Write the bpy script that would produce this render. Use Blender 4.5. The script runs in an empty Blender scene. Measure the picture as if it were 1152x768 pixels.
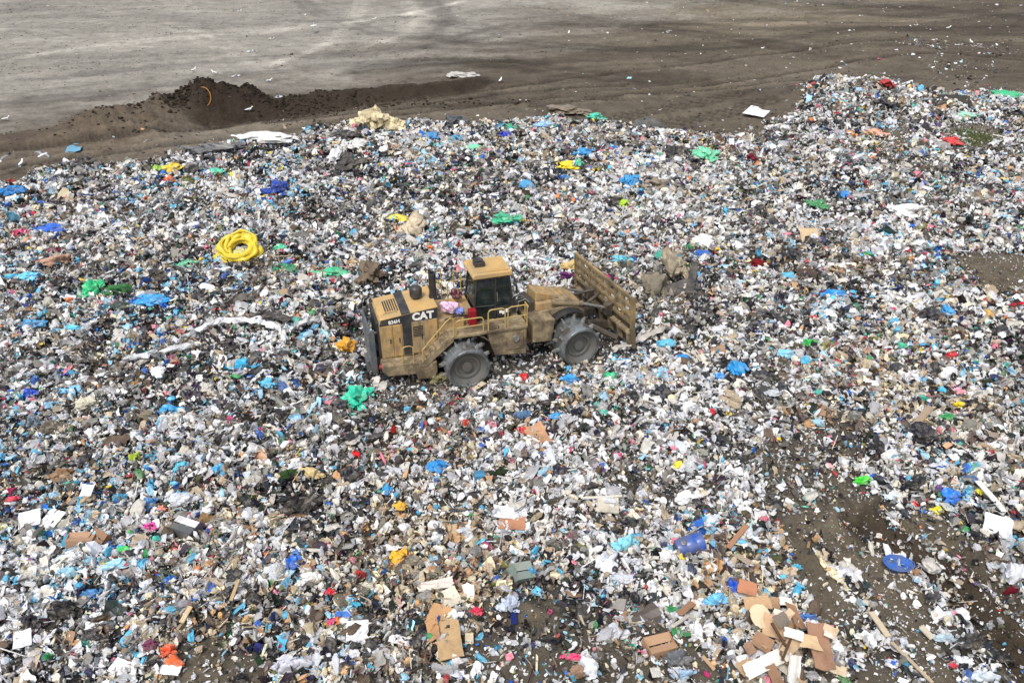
import bpy, math, random
import numpy as np
from mathutils import Vector, Matrix
random.seed(7)
rng = np.random.default_rng(11)
scene = bpy.context.scene
COL = scene.collection
PI = math.pi

# ------------------------------------------------------------------ camera
CAM_H, PITCH, FPX = 17.88, 0.542, 900.0
cam_d = bpy.data.cameras.new('camera'); cam = bpy.data.objects.new('camera', cam_d); COL.objects.link(cam)
cam_d.sensor_width = 36; cam_d.lens = FPX/1152*36; cam_d.clip_end = 4000; cam_d.clip_start = .5
cam.location = (0, 0, CAM_H); cam.rotation_euler = (PI/2-PITCH, 0, 0)
scene.camera = cam
SP, CP = math.sin(PITCH), math.cos(PITCH)

def G(px, py, h=0.0):
    """plan position (metres) of a spot read off the photo, for level h"""
    u = (np.asarray(px, float)-576)/FPX; v = (384-np.asarray(py, float))/FPX
    k = (CAM_H-h)/(SP-v*CP)
    return u*k, (CP+v*SP)*k
def P(x, y, z=0.0):
    d = y*CP-(z-CAM_H)*SP; up = y*SP+(z-CAM_H)*CP
    return 576+FPX*x/d, 384-FPX*up/d
def scale_at(x, y):
    return FPX/(y*CP+CAM_H*SP)

# ------------------------------------------------------------------ colour / noise
def lin(c):
    c = np.asarray(c, float)/255
    return np.where(c <= .04045, c/12.92, ((c+.055)/1.055)**2.4)
def hsh(ix, iy, s):
    n = (ix.astype(np.int64)*374761393+iy.astype(np.int64)*668265263+s*1442695041) & 0xffffffff
    n = ((n ^ (n >> 13))*1274126177) & 0xffffffff
    n = ((n ^ (n >> 16))*2246822519) & 0xffffffff
    return ((n ^ (n >> 15)) & 0xffffff)/float(0xffffff)
def vn(x, y, s=0):
    x = np.asarray(x, float); y = np.asarray(y, float)
    ix = np.floor(x); iy = np.floor(y); fx = x-ix; fy = y-iy
    fx = fx*fx*(3-2*fx); fy = fy*fy*(3-2*fy)
    a = hsh(ix, iy, s); b = hsh(ix+1, iy, s); c = hsh(ix, iy+1, s); d = hsh(ix+1, iy+1, s)
    return (a*(1-fx)+b*fx)*(1-fy)+(c*(1-fx)+d*fx)*fy
def fbm(x, y, s=0, o=4, g=.5):
    t = 0; a = 1; w = 0
    for i in range(o):
        t = t+a*vn(x*2**i+i*17.3, y*2**i-i*9.1, s+i*13); w += a; a *= g
    return t/w
def sst(a, b, x):
    t = np.clip((x-a)/(b-a), 0, 1); return t*t*(3-2*t)
def gpoly(pts):
    a = np.array(pts, float); x, y = G(a[:, 0], a[:, 1]); return np.stack([x, y], 1)
def seg_dist(x, y, pl):
    """distance to a polyline and the fraction along it"""
    best = np.full(x.shape, 1e9); fr = np.zeros(x.shape); n = len(pl)-1
    for i in range(n):
        a = pl[i]; b = pl[i+1]; d = b-a; L = (d**2).sum()
        t = np.clip(((x-a[0])*d[0]+(y-a[1])*d[1])/L, 0, 1)
        q = np.hypot(x-a[0]-t*d[0], y-a[1]-t*d[1]); m = q < best
        best = np.where(m, q, best); fr = np.where(m, (i+t)/n, fr)
    return best, fr
def inside(x, y, poly):
    c = np.zeros(x.shape, bool); n = len(poly)
    for i in range(n):
        x1, y1 = poly[i]; x2, y2 = poly[(i+1) % n]
        if y1 == y2: continue
        m = ((y1 > y) != (y2 > y)) & (x < (x2-x1)*(y-y1)/(y2-y1)+x1)
        c ^= m
    return c
def signed(x, y, poly):
    d, _ = seg_dist(x, y, np.vstack([poly, poly[:1]]))
    return np.where(inside(x, y, poly), d, -d)

# ------------------------------------------------------------------ layout of the tip
EDGE = gpoly([(-260, 212), (-60, 214), (0, 208), (60, 196), (100, 186), (150, 190), (200, 176), (262, 164), (330, 158), (390, 146), (450, 140), (520, 140), (600, 135),
              (660, 136), (720, 145), (762, 150), (800, 152), (850, 150), (876, 136), (900, 108), (935, 96), (975, 94), (1010, 104),
              (1060, 108), (1110, 104), (1152, 106), (1300, 100), (1420, 100)])
SPARSE = [  # polygon on the ground, remaining density, softness
    (gpoly([(1070, 292), (1120, 284), (1175, 300), (1180, 340), (1120, 330), (1085, 316)]), .10, .8),
    (gpoly([(1062, 148), (1110, 142), (1140, 156), (1130, 170), (1080, 168)]), .35, 1.2),
    (gpoly([(800, 160), (905, 128), (960, 170), (935, 300), (860, 290), (830, 220)]), .55, 4),
    (gpoly([(1000, 120), (1150, 120), (1150, 200), (1000, 190)]), .5, 5),
    (gpoly([(985, 120), (1060, 190), (1130, 300), (1080, 300), (1000, 240), (950, 170)]), .5, 4),
    (gpoly([(840, 470), (960, 470), (1010, 590), (900, 640), (860, 560)]), .42, 1.6),
    (gpoly([(868, 615), (950, 560), (1040, 580), (1100, 622), (1175, 640), (1210, 900), (930, 900), (930, 770), (945, 735), (895, 670)]), .27, 1.2),
    (gpoly([(500, 664), (560, 648), (640, 668), (700, 700), (800, 690), (840, 735), (940, 760), (940, 900), (500, 900), (520, 740)]), .42, 1.2),
    (gpoly([(180, 735), (250, 722), (300, 760), (270, 900), (190, 900)]), .25, .5),
    (gpoly([(560, 668), (620, 660), (640, 690), (590, 705)]), .22, .5),
]
DENSE = [   # line on the ground, half width in metres, density
    (gpoly([(915, 618), (950, 650), (975, 690), (1030, 768), (1060, 830)]), .28, .75),
    (gpoly([(1046, 640), (1062, 690), (1090, 740), (1120, 800)]), .55, .8),
    (gpoly([(1090, 600), (1120, 640), (1152, 668), (1190, 700)]), .5, .75),
]
MX, MY = -0.126, 28.778                       # where the compactor stands
YAW1, YAW2 = .305, .43
def mach(x, y):
    c, s = math.cos(YAW1), math.sin(YAW1)
    return (x-MX)*c+(y-MY)*s, -(x-MX)*s+(y-MY)*c
EDGE_POLY = np.vstack([EDGE, [[300, EDGE[-1][1]], [300, -60], [-300, -60], [-300, EDGE[0][1]]]])
def zone(x, y):
    """signed metres inside the waste, with a ragged edge"""
    return signed(x, y, EDGE_POLY)+(fbm(x*.35, y*.35, 5, 3)-.5)*3.0
def density(x, y):
    z = zone(x, y); d = sst(-.3, .9, z)
    for poly, k, soft in SPARSE:
        s = signed(x, y, poly)+(fbm(x*.9, y*.9, 31, 3)-.5)*soft*2.2
        d = d*(1-(1-k)*sst(-soft*.4, soft*.6, s))
    for pl, w, k in DENSE:
        q, _ = seg_dist(x, y, pl)
        d = np.maximum(d, k*(1-sst(w*.5, w*1.3, q+(fbm(x*2, y*2, 8, 2)-.5)*w*1.2)))
    return d

zone_exact, density_exact = zone, density
gx0, gy0, gst = -84., -8., .25; gnx, gny = 673, 640
_X, _Y = np.meshgrid(gx0+np.arange(gnx)*gst, gy0+np.arange(gny)*gst)
_Z = zone_exact(_X, _Y); _D = density_exact(_X, _Y)
def bil(A, x, y):
    u = np.clip((x-gx0)/gst, 0, gnx-1.001); v = np.clip((y-gy0)/gst, 0, gny-1.001); i = u.astype(int); j = v.astype(int); u = u-i; v = v-j
    return (A[j, i]*(1-u)+A[j, i+1]*u)*(1-v)+(A[j+1, i]*(1-u)+A[j+1, i+1]*u)*v
def zone(x, y): return bil(_Z, x, y)
def density(x, y): return bil(_D, x, y)

BERM = gpoly([(-260, 190), (-60, 176), (0, 168), (60, 160), (110, 150), (160, 140), (205, 132)])
WIND = gpoly([(250, 128), (300, 122), (360, 116), (420, 108), (480, 101), (545, 92)])
RUTS = [gpoly([(-100, 190), (60, 170), (200, 150), (330, 133), (440, 119), (560, 105), (700, 97)]),
        gpoly([(-100, 205), (60, 184), (200, 163), (330, 146), (440, 131), (560, 117), (700, 112)]),
        gpoly([(300, 140), (440, 125), (600, 112), (760, 105), (900, 92)]),
        gpoly([(560, 100), (700, 82), (860, 62), (1010, 50), (1152, 48)]),
        gpoly([(600, 120), (720, 106), (840, 90), (960, 72), (1060, 66), (1160, 72)])]
RUT2 = [gpoly([(960, 590), (1030, 640), (1085, 690), (1150, 760), (1200, 840)]),
        gpoly([(1000, 580), (1075, 630), (1130, 680), (1200, 750)]),
        gpoly([(880, 600), (915, 670), (950, 740), (975, 800)]),
        gpoly([(600, 668), (680, 700), (760, 745), (800, 790)])]
PADS = [gpoly([(690, 132), (740, 124), (800, 114), (860, 104)]), gpoly([(700, 146), (760, 136), (820, 127), (870, 118)])]
cone = G(243, 119)
cone2 = G(194, 124)
cone3 = G(130, 146)
pile = G(962, 118)
def height(x, y):
    z = zone(x, y); t = sst(-1.2, 1.2, z)
    far = np.minimum(np.hypot(x, y)/60, 3)
    h = (fbm(x*.05, y*.05, 3, 2)-.5)*.5
    lump = (fbm(x*.33, y*.33, 21, 2)-.5)*.75+(fbm(x*1.25, y*1.25, 22, 3)-.5)*.62
    mx, my = mach(x, y)
    md = np.maximum(np.abs(mx)-5.4, np.abs(my)-2.6); mk = sst(-.3, 1.6, md)
    q = density(x, y)
    h = h*mk+t*(.12+lump*(.25+.75*q)*(.25+.75*mk))
    d, f = seg_dist(x, y, BERM)
    h = h+np.exp(-(d/2.6)**2)*(.35+.5*fbm(x*.4, y*.4, 41, 3))*1.1
    d, f = seg_dist(x, y, WIND)
    h = h+np.exp(-(d/1.5)**2)*(1.25-.8*f)*(.45+.95*fbm(x*.55, y*.55, 42, 4, .6))
    d2 = seg_dist(x, y, WIND-np.array([[0, 3.2]]))[0]
    h = h-np.exp(-(d2/1.2)**2)*.45*(1-f*.6)
    for c, r, a in ((cone, 2.7, 1.6), (cone2, 2.0, .85), (cone3, 3.6, .9)):
        d = np.hypot((x-c[0])*np.where(x > c[0], .62, 1.15), (y-c[1])*.8)+(fbm(x*.6, y*.6, 43, 4, .6)-.5)*3.0
        w_ = sst(0, 1, np.clip(1-d/r/1.35, 0, 1)); h = h+a*w_+w_*(fbm(x*2.2, y*2.2, 44, 4, .7)-.5)*.9
    d = np.hypot((x-pile[0])/7.5, (y-pile[1])/5.5); h = h+1.5*np.exp(-d**2)
    d = np.hypot((x-G(1010, 62)[0])/10, (y-G(1010, 62)[1])/7); h = h+.8*np.exp(-d**2)
    for r in RUTS:
        d, f = seg_dist(x, y, r); h = h-.13*np.exp(-(d/.42)**2)+.09*np.exp(-((d-.8)/.35)**2)
    for r in RUT2:
        d, f = seg_dist(x, y, r); h = h-.24*np.exp(-(d/.35)**2)+.15*np.exp(-((d-.65)/.25)**2)
    for r in PADS:
        for k in (-.55, -.18, .18, .55):
            a = r+np.array([[0, k*1.6]]); d, f = seg_dist(x, y, a)
            ph = f*34+(k*3.1)
            h = h-.16*np.exp(-(d/.2)**2)*(np.sin(ph*PI) > 0)
    h = h+(1-t)*((fbm(x*.9, y*1.6, 51, 5, .6)-.5)*.3+(fbm(x*.16, y*.3, 52, 3)-.5)*.35)
    return h
def H1(x, y): return float(height(np.array([x]), np.array([y]))[0])

# ------------------------------------------------------------------ object helpers
def tag(o, label=None, cat=None, group=None, kind=None):
    if label: o['label'] = label
    if cat: o['category'] = cat
    if group: o['group'] = group
    if kind: o['kind'] = kind
    return o
def link(name, me, m=None, parent=None):
    o = bpy.data.objects.new(name, me); COL.objects.link(o)
    if m is not None:
        for q in (m if isinstance(m, (list, tuple)) else [m]): me.materials.append(q)
    if parent is not None: o.parent = parent
    return o
def empty(name, loc, rz=0.0):
    o = bpy.data.objects.new(name, None); COL.objects.link(o); o.location = loc; o.rotation_euler = (0, 0, rz)
    o.empty_display_size = .3; return o
def npmesh(name, V, F, col=None, smooth=False, midx=None):
    me = bpy.data.meshes.new(name); V = np.asarray(V, np.float32); F = np.asarray(F, np.int32); k = F.shape[1]
    me.vertices.add(len(V)); me.vertices.foreach_set('co', V.ravel())
    me.loops.add(F.size); me.loops.foreach_set('vertex_index', F.ravel())
    me.polygons.add(len(F)); me.polygons.foreach_set('loop_start', np.arange(0, F.size, k, dtype=np.int32))
    me.polygons.foreach_set('loop_total', np.full(len(F), k, np.int32))
    me.polygons.foreach_set('use_smooth', np.full(len(F), smooth))
    if midx is not None: me.polygons.foreach_set('material_index', np.asarray(midx, np.int32))
    me.update(calc_edges=True)
    if col is not None:
        a = me.color_attributes.new('tint', 'FLOAT_COLOR', 'POINT')
        c = np.ones((len(V), 4), np.float32); c[:, :3] = col; a.data.foreach_set('color', c.ravel())
    return me
class MB:
    def __init__(s): s.v = []; s.f = []
    def add(s, vs, fs):
        n = len(s.v); s.v += [tuple(v) for v in vs]; s.f += [tuple(i+n for i in f) for f in fs]; return s
    def box(s, a, b, M=None):
        (x0, y0, z0), (x1, y1, z1) = a, b
        vs = [(x0, y0, z0), (x1, y0, z0), (x1, y1, z0), (x0, y1, z0), (x0, y0, z1), (x1, y0, z1), (x1, y1, z1), (x0, y1, z1)]
        if M is not None: vs = [M @ Vector(v) for v in vs]
        return s.add(vs, [(0, 3, 2, 1), (4, 5, 6, 7), (0, 1, 5, 4), (1, 2, 6, 5), (2, 3, 7, 6), (3, 0, 4, 7)])
    def prism(s, prof, y0, y1, taper=None):
        """side profile (x,z) pulled from y0 to y1"""
        n = len(prof); vs = [(x, y0, z) for x, z in prof]+[(x, y1, z) for x, z in (taper or prof)]
        return s.add(vs, [tuple(range(n)), tuple(reversed(range(n, 2*n)))]+[(i, i+n, (i+1) % n+n, (i+1) % n) for i in range(n)])
    def cyl(s, p0, p1, r0, r1=None, n=16, cap=True):
        r1 = r0 if r1 is None else r1; p0 = Vector(p0); p1 = Vector(p1); d = (p1-p0).normalized()
        u = d.orthogonal().normalized(); w = d.cross(u)
        vs = [p0+(u*math.cos(a)+w*math.sin(a))*r0 for a in [2*PI*i/n for i in range(n)]]+[p1+(u*math.cos(a)+w*math.sin(a))*r1 for a in [2*PI*i/n for i in range(n)]]
        fs = [(i, (i+1) % n, (i+1) % n+n, i+n) for i in range(n)]
        if cap: fs += [tuple(reversed(range(n))), tuple(range(n, 2*n))]
        return s.add(vs, fs)
    def tube(s, pts, r, n=8):
        pts = [Vector(p) for p in pts]; rings = []; u = None
        for i, p in enumerate(pts):
            d = (pts[min(i+1, len(pts)-1)]-pts[max(i-1, 0)]).normalized()
            u = d.orthogonal().normalized() if u is None else (u-d*u.dot(d)).normalized()
            w = d.cross(u); rings.append([p+(u*math.cos(2*PI*k/n)+w*math.sin(2*PI*k/n))*r for k in range(n)])
        vs = [q for R in rings for q in R]; m = len(pts)
        fs = [(i*n+k, i*n+(k+1) % n, (i+1)*n+(k+1) % n, (i+1)*n+k) for i in range(m-1) for k in range(n)]
        fs += [tuple(reversed(range(n))), tuple(range((m-1)*n, m*n))]
        return s.add(vs, fs)
    def lathe(s, prof, o, ax, n=32):
        """profile of (distance along axis, radius)"""
        o = Vector(o); d = Vector(ax).normalized(); u = d.orthogonal().normalized(); w = d.cross(u); m = len(prof)
        vs = [o+d*t+(u*math.cos(2*PI*k/n)+w*math.sin(2*PI*k/n))*r for t, r in prof for k in range(n)]
        return s.add(vs, [(i*n+k, i*n+(k+1) % n, (i+1)*n+(k+1) % n, (i+1)*n+k) for i in range(m-1) for k in range(n)])
    def build(s, name, m, parent=None, bevel=0, smooth=False, X=None):
        me = bpy.data.meshes.new(name); vs = s.v if X is None else [tuple(X @ Vector(v)) for v in s.v]
        me.from_pydata(vs, [], s.f); me.update()
        if smooth:
            me.polygons.foreach_set('use_smooth', [True]*len(me.polygons))
            me.set_sharp_from_angle(angle=math.radians(35))
        o = link(name, me, m, parent)
        if bevel:
            b = o.modifiers.new('bevel', 'BEVEL'); b.width = bevel; b.segments = 2; b.limit_method = 'ANGLE'
        return o

# ------------------------------------------------------------------ materials
def mat(name):
    m = bpy.data.materials.new(name); m.use_nodes = True; nt = m.node_tree; nt.nodes.clear()
    out = nt.nodes.new('ShaderNodeOutputMaterial'); b = nt.nodes.new('ShaderNodeBsdfPrincipled')
    nt.links.new(b.outputs[0], out.inputs[0]); return m, nt, b
def N(nt, t, **k):
    n = nt.nodes.new(t)
    for a, v in k.items():
        if isinstance(v, tuple) and a in ('ins',): pass
        setattr(n, a, v)
    return n
def noise(nt, vec, sc, det=4, rough=.6):
    n = nt.nodes.new('ShaderNodeTexNoise'); n.inputs['Scale'].default_value = sc; n.inputs['Detail'].default_value = det; n.inputs['Roughness'].default_value = rough
    nt.links.new(vec, n.inputs['Vector']); return n.outputs[0]
def ramp(nt, fac, stops):
    r = nt.nodes.new('ShaderNodeValToRGB'); nt.links.new(fac, r.inputs[0]); e = r.color_ramp.elements
    while len(e) < len(stops): e.new(.5)
    for q, (p, c) in zip(e, stops): q.position = p; q.color = (*c, 1) if len(c) == 3 else c
    return r.outputs[0]
def mixc(nt, fac, a, b, mode='MIX'):
    m = nt.nodes.new('ShaderNodeMix'); m.data_type = 'RGBA'; m.blend_type = mode
    for s, v in ((0, fac), (6, a), (7, b)):
        if hasattr(v, 'links') or hasattr(v, 'is_linked'): nt.links.new(v, m.inputs[s])
        else: m.inputs[s].default_value = (*v, 1) if isinstance(v, (tuple, list, np.ndarray)) else v
    return m.outputs[2]
def bump(nt, b, hgt, st, dist):
    n = nt.nodes.new('ShaderNodeBump'); n.inputs['Strength'].default_value = st; n.inputs['Distance'].default_value = dist
    nt.links.new(hgt, n.inputs['Height']); nt.links.new(n.outputs[0], b.inputs['Normal'])
def coord(nt, k='Object'):
    return nt.nodes.new('ShaderNodeTexCoord').outputs[k]
def simple(name, c, rough=.5, var=.25, sc=6, metal=0, spec=.5, dirt=None, dk=.5, bmp=0, bsc=20, trans=0):
    """one real-world colour with uneven wear and, if asked, a dirt colour in patches"""
    m, nt, b = mat(name); v = coord(nt); c = np.asarray(c, float)
    f = noise(nt, v, sc, 5)
    col = mixc(nt, f, tuple(np.clip(c*(1-var), 0, 1)), tuple(np.clip(c*(1+var), 0, 1)))
    if dirt is not None:
        g = ramp(nt, noise(nt, v, sc*.45, 6, .7), [(max(0, .62-dk*.5), (0, 0, 0)), (min(1, .78-dk*.3), (1, 1, 1))])
        col = mixc(nt, g, col, tuple(dirt))
    nt.links.new(col, b.inputs['Base Color']); b.inputs['Roughness'].default_value = rough; b.inputs['Metallic'].default_value = metal
    b.inputs['Specular IOR Level'].default_value = spec
    if bmp: bump(nt, b, noise(nt, v, bsc, 4), bmp, .02)
    return m
def tintmat(name, rough, spec=.5, bmp=.3, bsc=25, attr='tint'):
    m, nt, b = mat(name); a = nt.nodes.new('ShaderNodeAttribute'); a.attribute_name = attr
    v = coord(nt); f = noise(nt, v, bsc, 3)
    g = ramp(nt, f, [(.3, (.78, .76, .72)), (.6, (1.05, 1.05, 1.05))])
    nt.links.new(mixc(nt, 1.0, a.outputs[0], g, 'MULTIPLY'), b.inputs['Base Color'])
    b.inputs['Roughness'].default_value = rough; b.inputs['Specular IOR Level'].default_value = spec
    if bmp: bump(nt, b, noise(nt, v, bsc, 3), bmp, .015)
    return m

# ------------------------------------------------------------------ world and sun: bright overcast
SUN_EL, SUN_AZ = math.radians(58), math.radians(205)     # azimuth clockwise from +Y: behind the camera, to the left
w = bpy.data.worlds.new('World'); scene.world = w; w.use_nodes = True; nt = w.node_tree; nt.nodes.clear()
sky = nt.nodes.new('ShaderNodeTexSky'); sky.sky_type = 'NISHITA'; sky.sun_disc = False
sky.sun_elevation = SUN_EL; sky.sun_rotation = SUN_AZ; sky.air_density = 1.0; sky.dust_density = 4.0; sky.ozone_density = 1.0
hs = nt.nodes.new('ShaderNodeHueSaturation'); hs.inputs['Saturation'].default_value = .42
bg = nt.nodes.new('ShaderNodeBackground'); bg.inputs[1].default_value = .15
wo = nt.nodes.new('ShaderNodeOutputWorld')
nt.links.new(sky.outputs[0], hs.inputs['Color']); nt.links.new(hs.outputs[0], bg.inputs[0]); nt.links.new(bg.outputs[0], wo.inputs[0])
sd = bpy.data.lights.new('sun', 'SUN'); sd.energy = 1.5; sd.angle = math.radians(12); sd.color = (1, .97, .93)
so = bpy.data.objects.new('sun', sd); COL.objects.link(so)
dv = Vector((math.sin(SUN_AZ)*math.cos(SUN_EL), math.cos(SUN_AZ)*math.cos(SUN_EL), math.sin(SUN_EL)))
so.rotation_euler = dv.to_track_quat('Z', 'Y').to_euler()
scene.view_settings.view_transform = 'Standard'; scene.view_settings.look = 'None'; scene.view_settings.gamma = 1
scene.view_settings.use_curve_mapping = False; scene.view_settings.exposure = 0.38

# ------------------------------------------------------------------ ground
def build_ground():
    vrows = np.concatenate([np.arange(-30, 40, 3), np.arange(40, 1052, 4)])   # rows closer together where seen closer
    ys = []
    for r in np.concatenate([np.arange(-128, -60, 4), np.arange(-60, 215, 1.25), np.arange(216, 1250, 4.5)]):
        vv = (384-r)/FPX; den = SP-vv*CP
        if den > .012: ys.append(float((CP+vv*SP)*CAM_H/den))
    ys = sorted(set(ys)); ys = [-40, -20, -5]+[y for y in ys if y > 1]+[1500, 2600]
    ys = np.array(sorted(ys)); sx = np.linspace(-1, 1, 761)
    sx = np.sign(sx)*(np.abs(sx)*.78+.22*np.abs(sx)**6)       # finer in the middle, wide at the rims
    Y = np.repeat(ys[:, None], len(sx), 1); X = sx[None, :]*(np.maximum(Y, 5)*.9+14)*1.05
    x = X.ravel(); y = Y.ravel()
    z = height(x, y)
    t = sst(-.8, .6, zone(x, y)); den = density(x, y)
    # soil colours
    px, py = P(x, np.maximum(y, 4)); 
    grey = lin((140, 136, 128)); tan = lin((128, 119, 102)); brown = lin((88, 80, 70)); dark = lin((54, 46, 38)); rust = lin((112, 88, 70))
    warp = fbm(x*.05, y*.05, 61, 4)*26
    st = .5*fbm((x+y*.35)*.07+warp*.05, (y-x*.12)*.30+warp*.16, 62, 5, .6)+.5*fbm(x*.11+warp*.1, y*.13+warp*.06, 67, 6, .68)
    st2 = fbm((x-y*.2)*.25, (y-x*.18)*1.5, 63, 4, .6)
    fine = fbm(x*2.2, y*2.2, 64, 4, .7)
    # light compacted pad to the upper left, brown soil to the right
    xa, ya = G([-200, 0, 150, 330, 470, 560, 640, 760, 900], [150, 136, 128, 96, 60, 38, 22, 12, 0])
    PAD = np.vstack([np.stack([xa, ya], 1), [[60, 900], [-900, 900], [-300, 60]]])
    pad = sst(-16, 15, signed(x, y, PAD)+(st-.5)*38+(fbm(x*.12, y*.2, 65, 4)-.5)*10)
    c = brown*(1-pad)[:, None]+grey*pad[:, None]
    tt = sst(.5, .72, fbm((x-y*.1)*.04, (y+x*.05)*.16, 66, 4))*(1-pad)*sst(30, -40, py-40)
    c = c*(1-tt)[:, None]*1+tan*tt[:, None]
    k = .30+1.38*st; c = c*k[:, None]
    k = 1+(st2-.5)*.55*(.6+.4*pad); c = c*k[:, None]
    # faint wheel marks across the light pad
    for i, pts in enumerate([[(0, 70), (120, 52), (260, 40), (380, 30), (520, 2)], [(0, 95), (150, 80), (300, 66), (440, 62), (560, 40)],
                             [(60, 4), (180, 30), (260, 60), (330, 92)], [(330, 0), (360, 20), (420, 40), (500, 44), (560, 30)], [(400, 0), (390, 28), (360, 52), (300, 74)],
                             [(0, 118), (120, 108), (240, 88), (400, 74), (560, 70)], [(450, 2), (470, 20), (452, 40), (400, 58)], [(480, 0), (500, 22), (480, 44)]]):
        for off in (0, 1.9):
            q, f = seg_dist(x, y, gpoly(pts)+np.array([[off*.5, off]]))
            wv = np.exp(-(q/.8)**2)*(.4+.6*fbm(x*.5, y*.5, 70+i, 2)); c = c*(1-.42*wv*(.8 if i % 2 else -.8))[:, None]
    for i, (pts, sg) in enumerate([([(560, 48), (700, 60), (840, 52), (980, 36), (1152, 34)], -1), ([(700, 30), (820, 44), (940, 70), (1040, 84), (1152, 92)], -1), ([(760, 20), (880, 30), (1010, 28), (1152, 12)], 1),
                              ([(600, 84), (720, 74), (860, 86), (960, 84)], 1), ([(380, 84), (470, 74), (560, 76), (680, 92), (800, 98)], -1), ([(820, 0), (900, 12), (1010, 8), (1152, 22)], -1),
                              ([(0, 178), (140, 160), (300, 139), (420, 126), (540, 118)], -1), ([(0, 190), (140, 172), (300, 150), (400, 138)], 1), ([(60, 156), (170, 146), (300, 131), (450, 112)], 1)]):
        for off in (0, .9, 2.3, 3.2):
            q, f = seg_dist(x, y, gpoly(pts)+np.array([[off*.4, off]])); wv = np.exp(-(q/.55)**2)*(.35+.65*fbm(x*.5, y*.5, 170+i, 3)); c = c*(1+sg*.44*wv)[:, None]
    def blend(wt, col, kk=1.0):
        nonlocal c
        wt = np.clip(wt*kk, 0, 1)[:, None]; c = c*(1-wt)+col*wt
    road = sst(3.0, -1, np.abs(signed(x, y, EDGE_POLY)+6)-5)*(1-t)
    blend(road*sst(.2, .6, st), lin((104, 96, 84)), .6)
    q, f = seg_dist(x, y, BERM); blend(np.exp(-(q/3.4)**2)*sst(.25, .6, fine*.4+st*.6+.1), lin((84, 72, 62)), .85)
    q2, f = seg_dist(x, y, WIND-np.array([[0, 1.2]])); blend(sst(3.4, 1.5, q2+(fine-.5)*1.6+f*1.2), dark*.92, .95)
    for cc, r in ((cone, 4.4), (cone2, 3.4)):
        q = np.hypot((x-cc[0])*np.where(x > cc[0], .7, 1.1), (y-cc[1])*.8)+(fine-.5)*2.5; blend(sst(r, r*.6, q), dark*.85, .97)
    q = np.hypot(x-cone3[0], (y-cone3[1])*.7)+(fine-.5)*2.5; blend(sst(6.5, 3, q), lin((96, 86, 74)), .8)
    for r in RUTS:
        q, f = seg_dist(x, y, r); c = c*(1-.42*np.exp(-(q/.45)**2)*(.7+.5*(np.sin(f*900) > 0))+.22*np.exp(-((q-.95)/.35)**2))[:, None]
    for r in PADS:
        for kf in (-.55, -.18, .18, .55):
            q, f = seg_dist(x, y, r+np.array([[0, kf*1.6]])); c = c*(1-.5*np.exp(-(q/.3)**2)*(np.sin((f*34+kf*3.1)*PI) > 0))[:, None]
    # soil under the waste: damp, dark; lighter and drier where the machines have bared it
    bare = sst(.75, .2, den)
    damp = lin((72, 69, 65)); dry = lin((108, 99, 84))
    u = damp*(1-bare)[:, None]+dry*(bare*(.55+.45*fine))[:, None]+damp*(bare*(.45-.45*fine))[:, None]
    c = c*(1-t)[:, None]+u*t[:, None]
    q, f = seg_dist(x, y, gpoly([(985, 600), (1050, 640), (1120, 700), (1180, 760)])); blend(sst(1.5, .4, q+(fine-.5)*1.1)*t, lin((64, 55, 45)), .9)
    c = c*(.86+.28*fine)[:, None]
    nx = len(sx); ny = len(ys)
    i = np.arange((ny-1)*(nx-1)); r = i//(nx-1); q = i % (nx-1); a = r*nx+q
    F = np.stack([a, a+1, a+nx+1, a+nx], 1)
    me = npmesh('ground', np.stack([x, y, z], 1), F, np.clip(c, .01, .9), True)
    m, nt, b = mat('soil'); at = nt.nodes.new('ShaderNodeAttribute'); at.attribute_name = 'tint'; v = coord(nt)
    g = ramp(nt, noise(nt, v, 3.5, 8, .75), [(.28, (.62, .6, .58)), (.5, (1, 1, 1)), (.75, (1.25, 1.24, 1.2))])
    col = mixc(nt, 1.0, at.outputs[0], g, 'MULTIPLY')
    g = ramp(nt, noise(nt, v, .75, 9, .72), [(.34, (.66, .65, .63)), (.47, (1, 1, 1)), (.56, (1.04, 1.04, 1.04)), (.7, (1.3, 1.29, 1.26))])
    col = mixc(nt, 1.0, col, g, 'MULTIPLY')
    vo = nt.nodes.new('ShaderNodeTexVoronoi'); vo.inputs['Scale'].default_value = 4.5; nt.links.new(v, vo.inputs['Vector'])
    peb = ramp(nt, vo.outputs['Distance'], [(.04, (1, 1, 1)), (.12, (0, 0, 0))])
    gate = ramp(nt, noise(nt, v, 1.1, 3), [(.5, (0, 0, 0)), (.62, (1, 1, 1))])
    col = mixc(nt, mixc(nt, 1.0, peb, gate, 'MULTIPLY'), col, tuple(lin((150, 145, 134))))
    nt.links.new(col, b.inputs['Base Color']); b.inputs['Roughness'].default_value = .95; b.inputs['Specular IOR Level'].default_value = .15
    bump(nt, b, noise(nt, v, 5, 8, .75), .9, .12)
    tag(link('ground', me, m), kind='structure', label='grey and brown compacted soil of the landfill')
build_ground()

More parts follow.
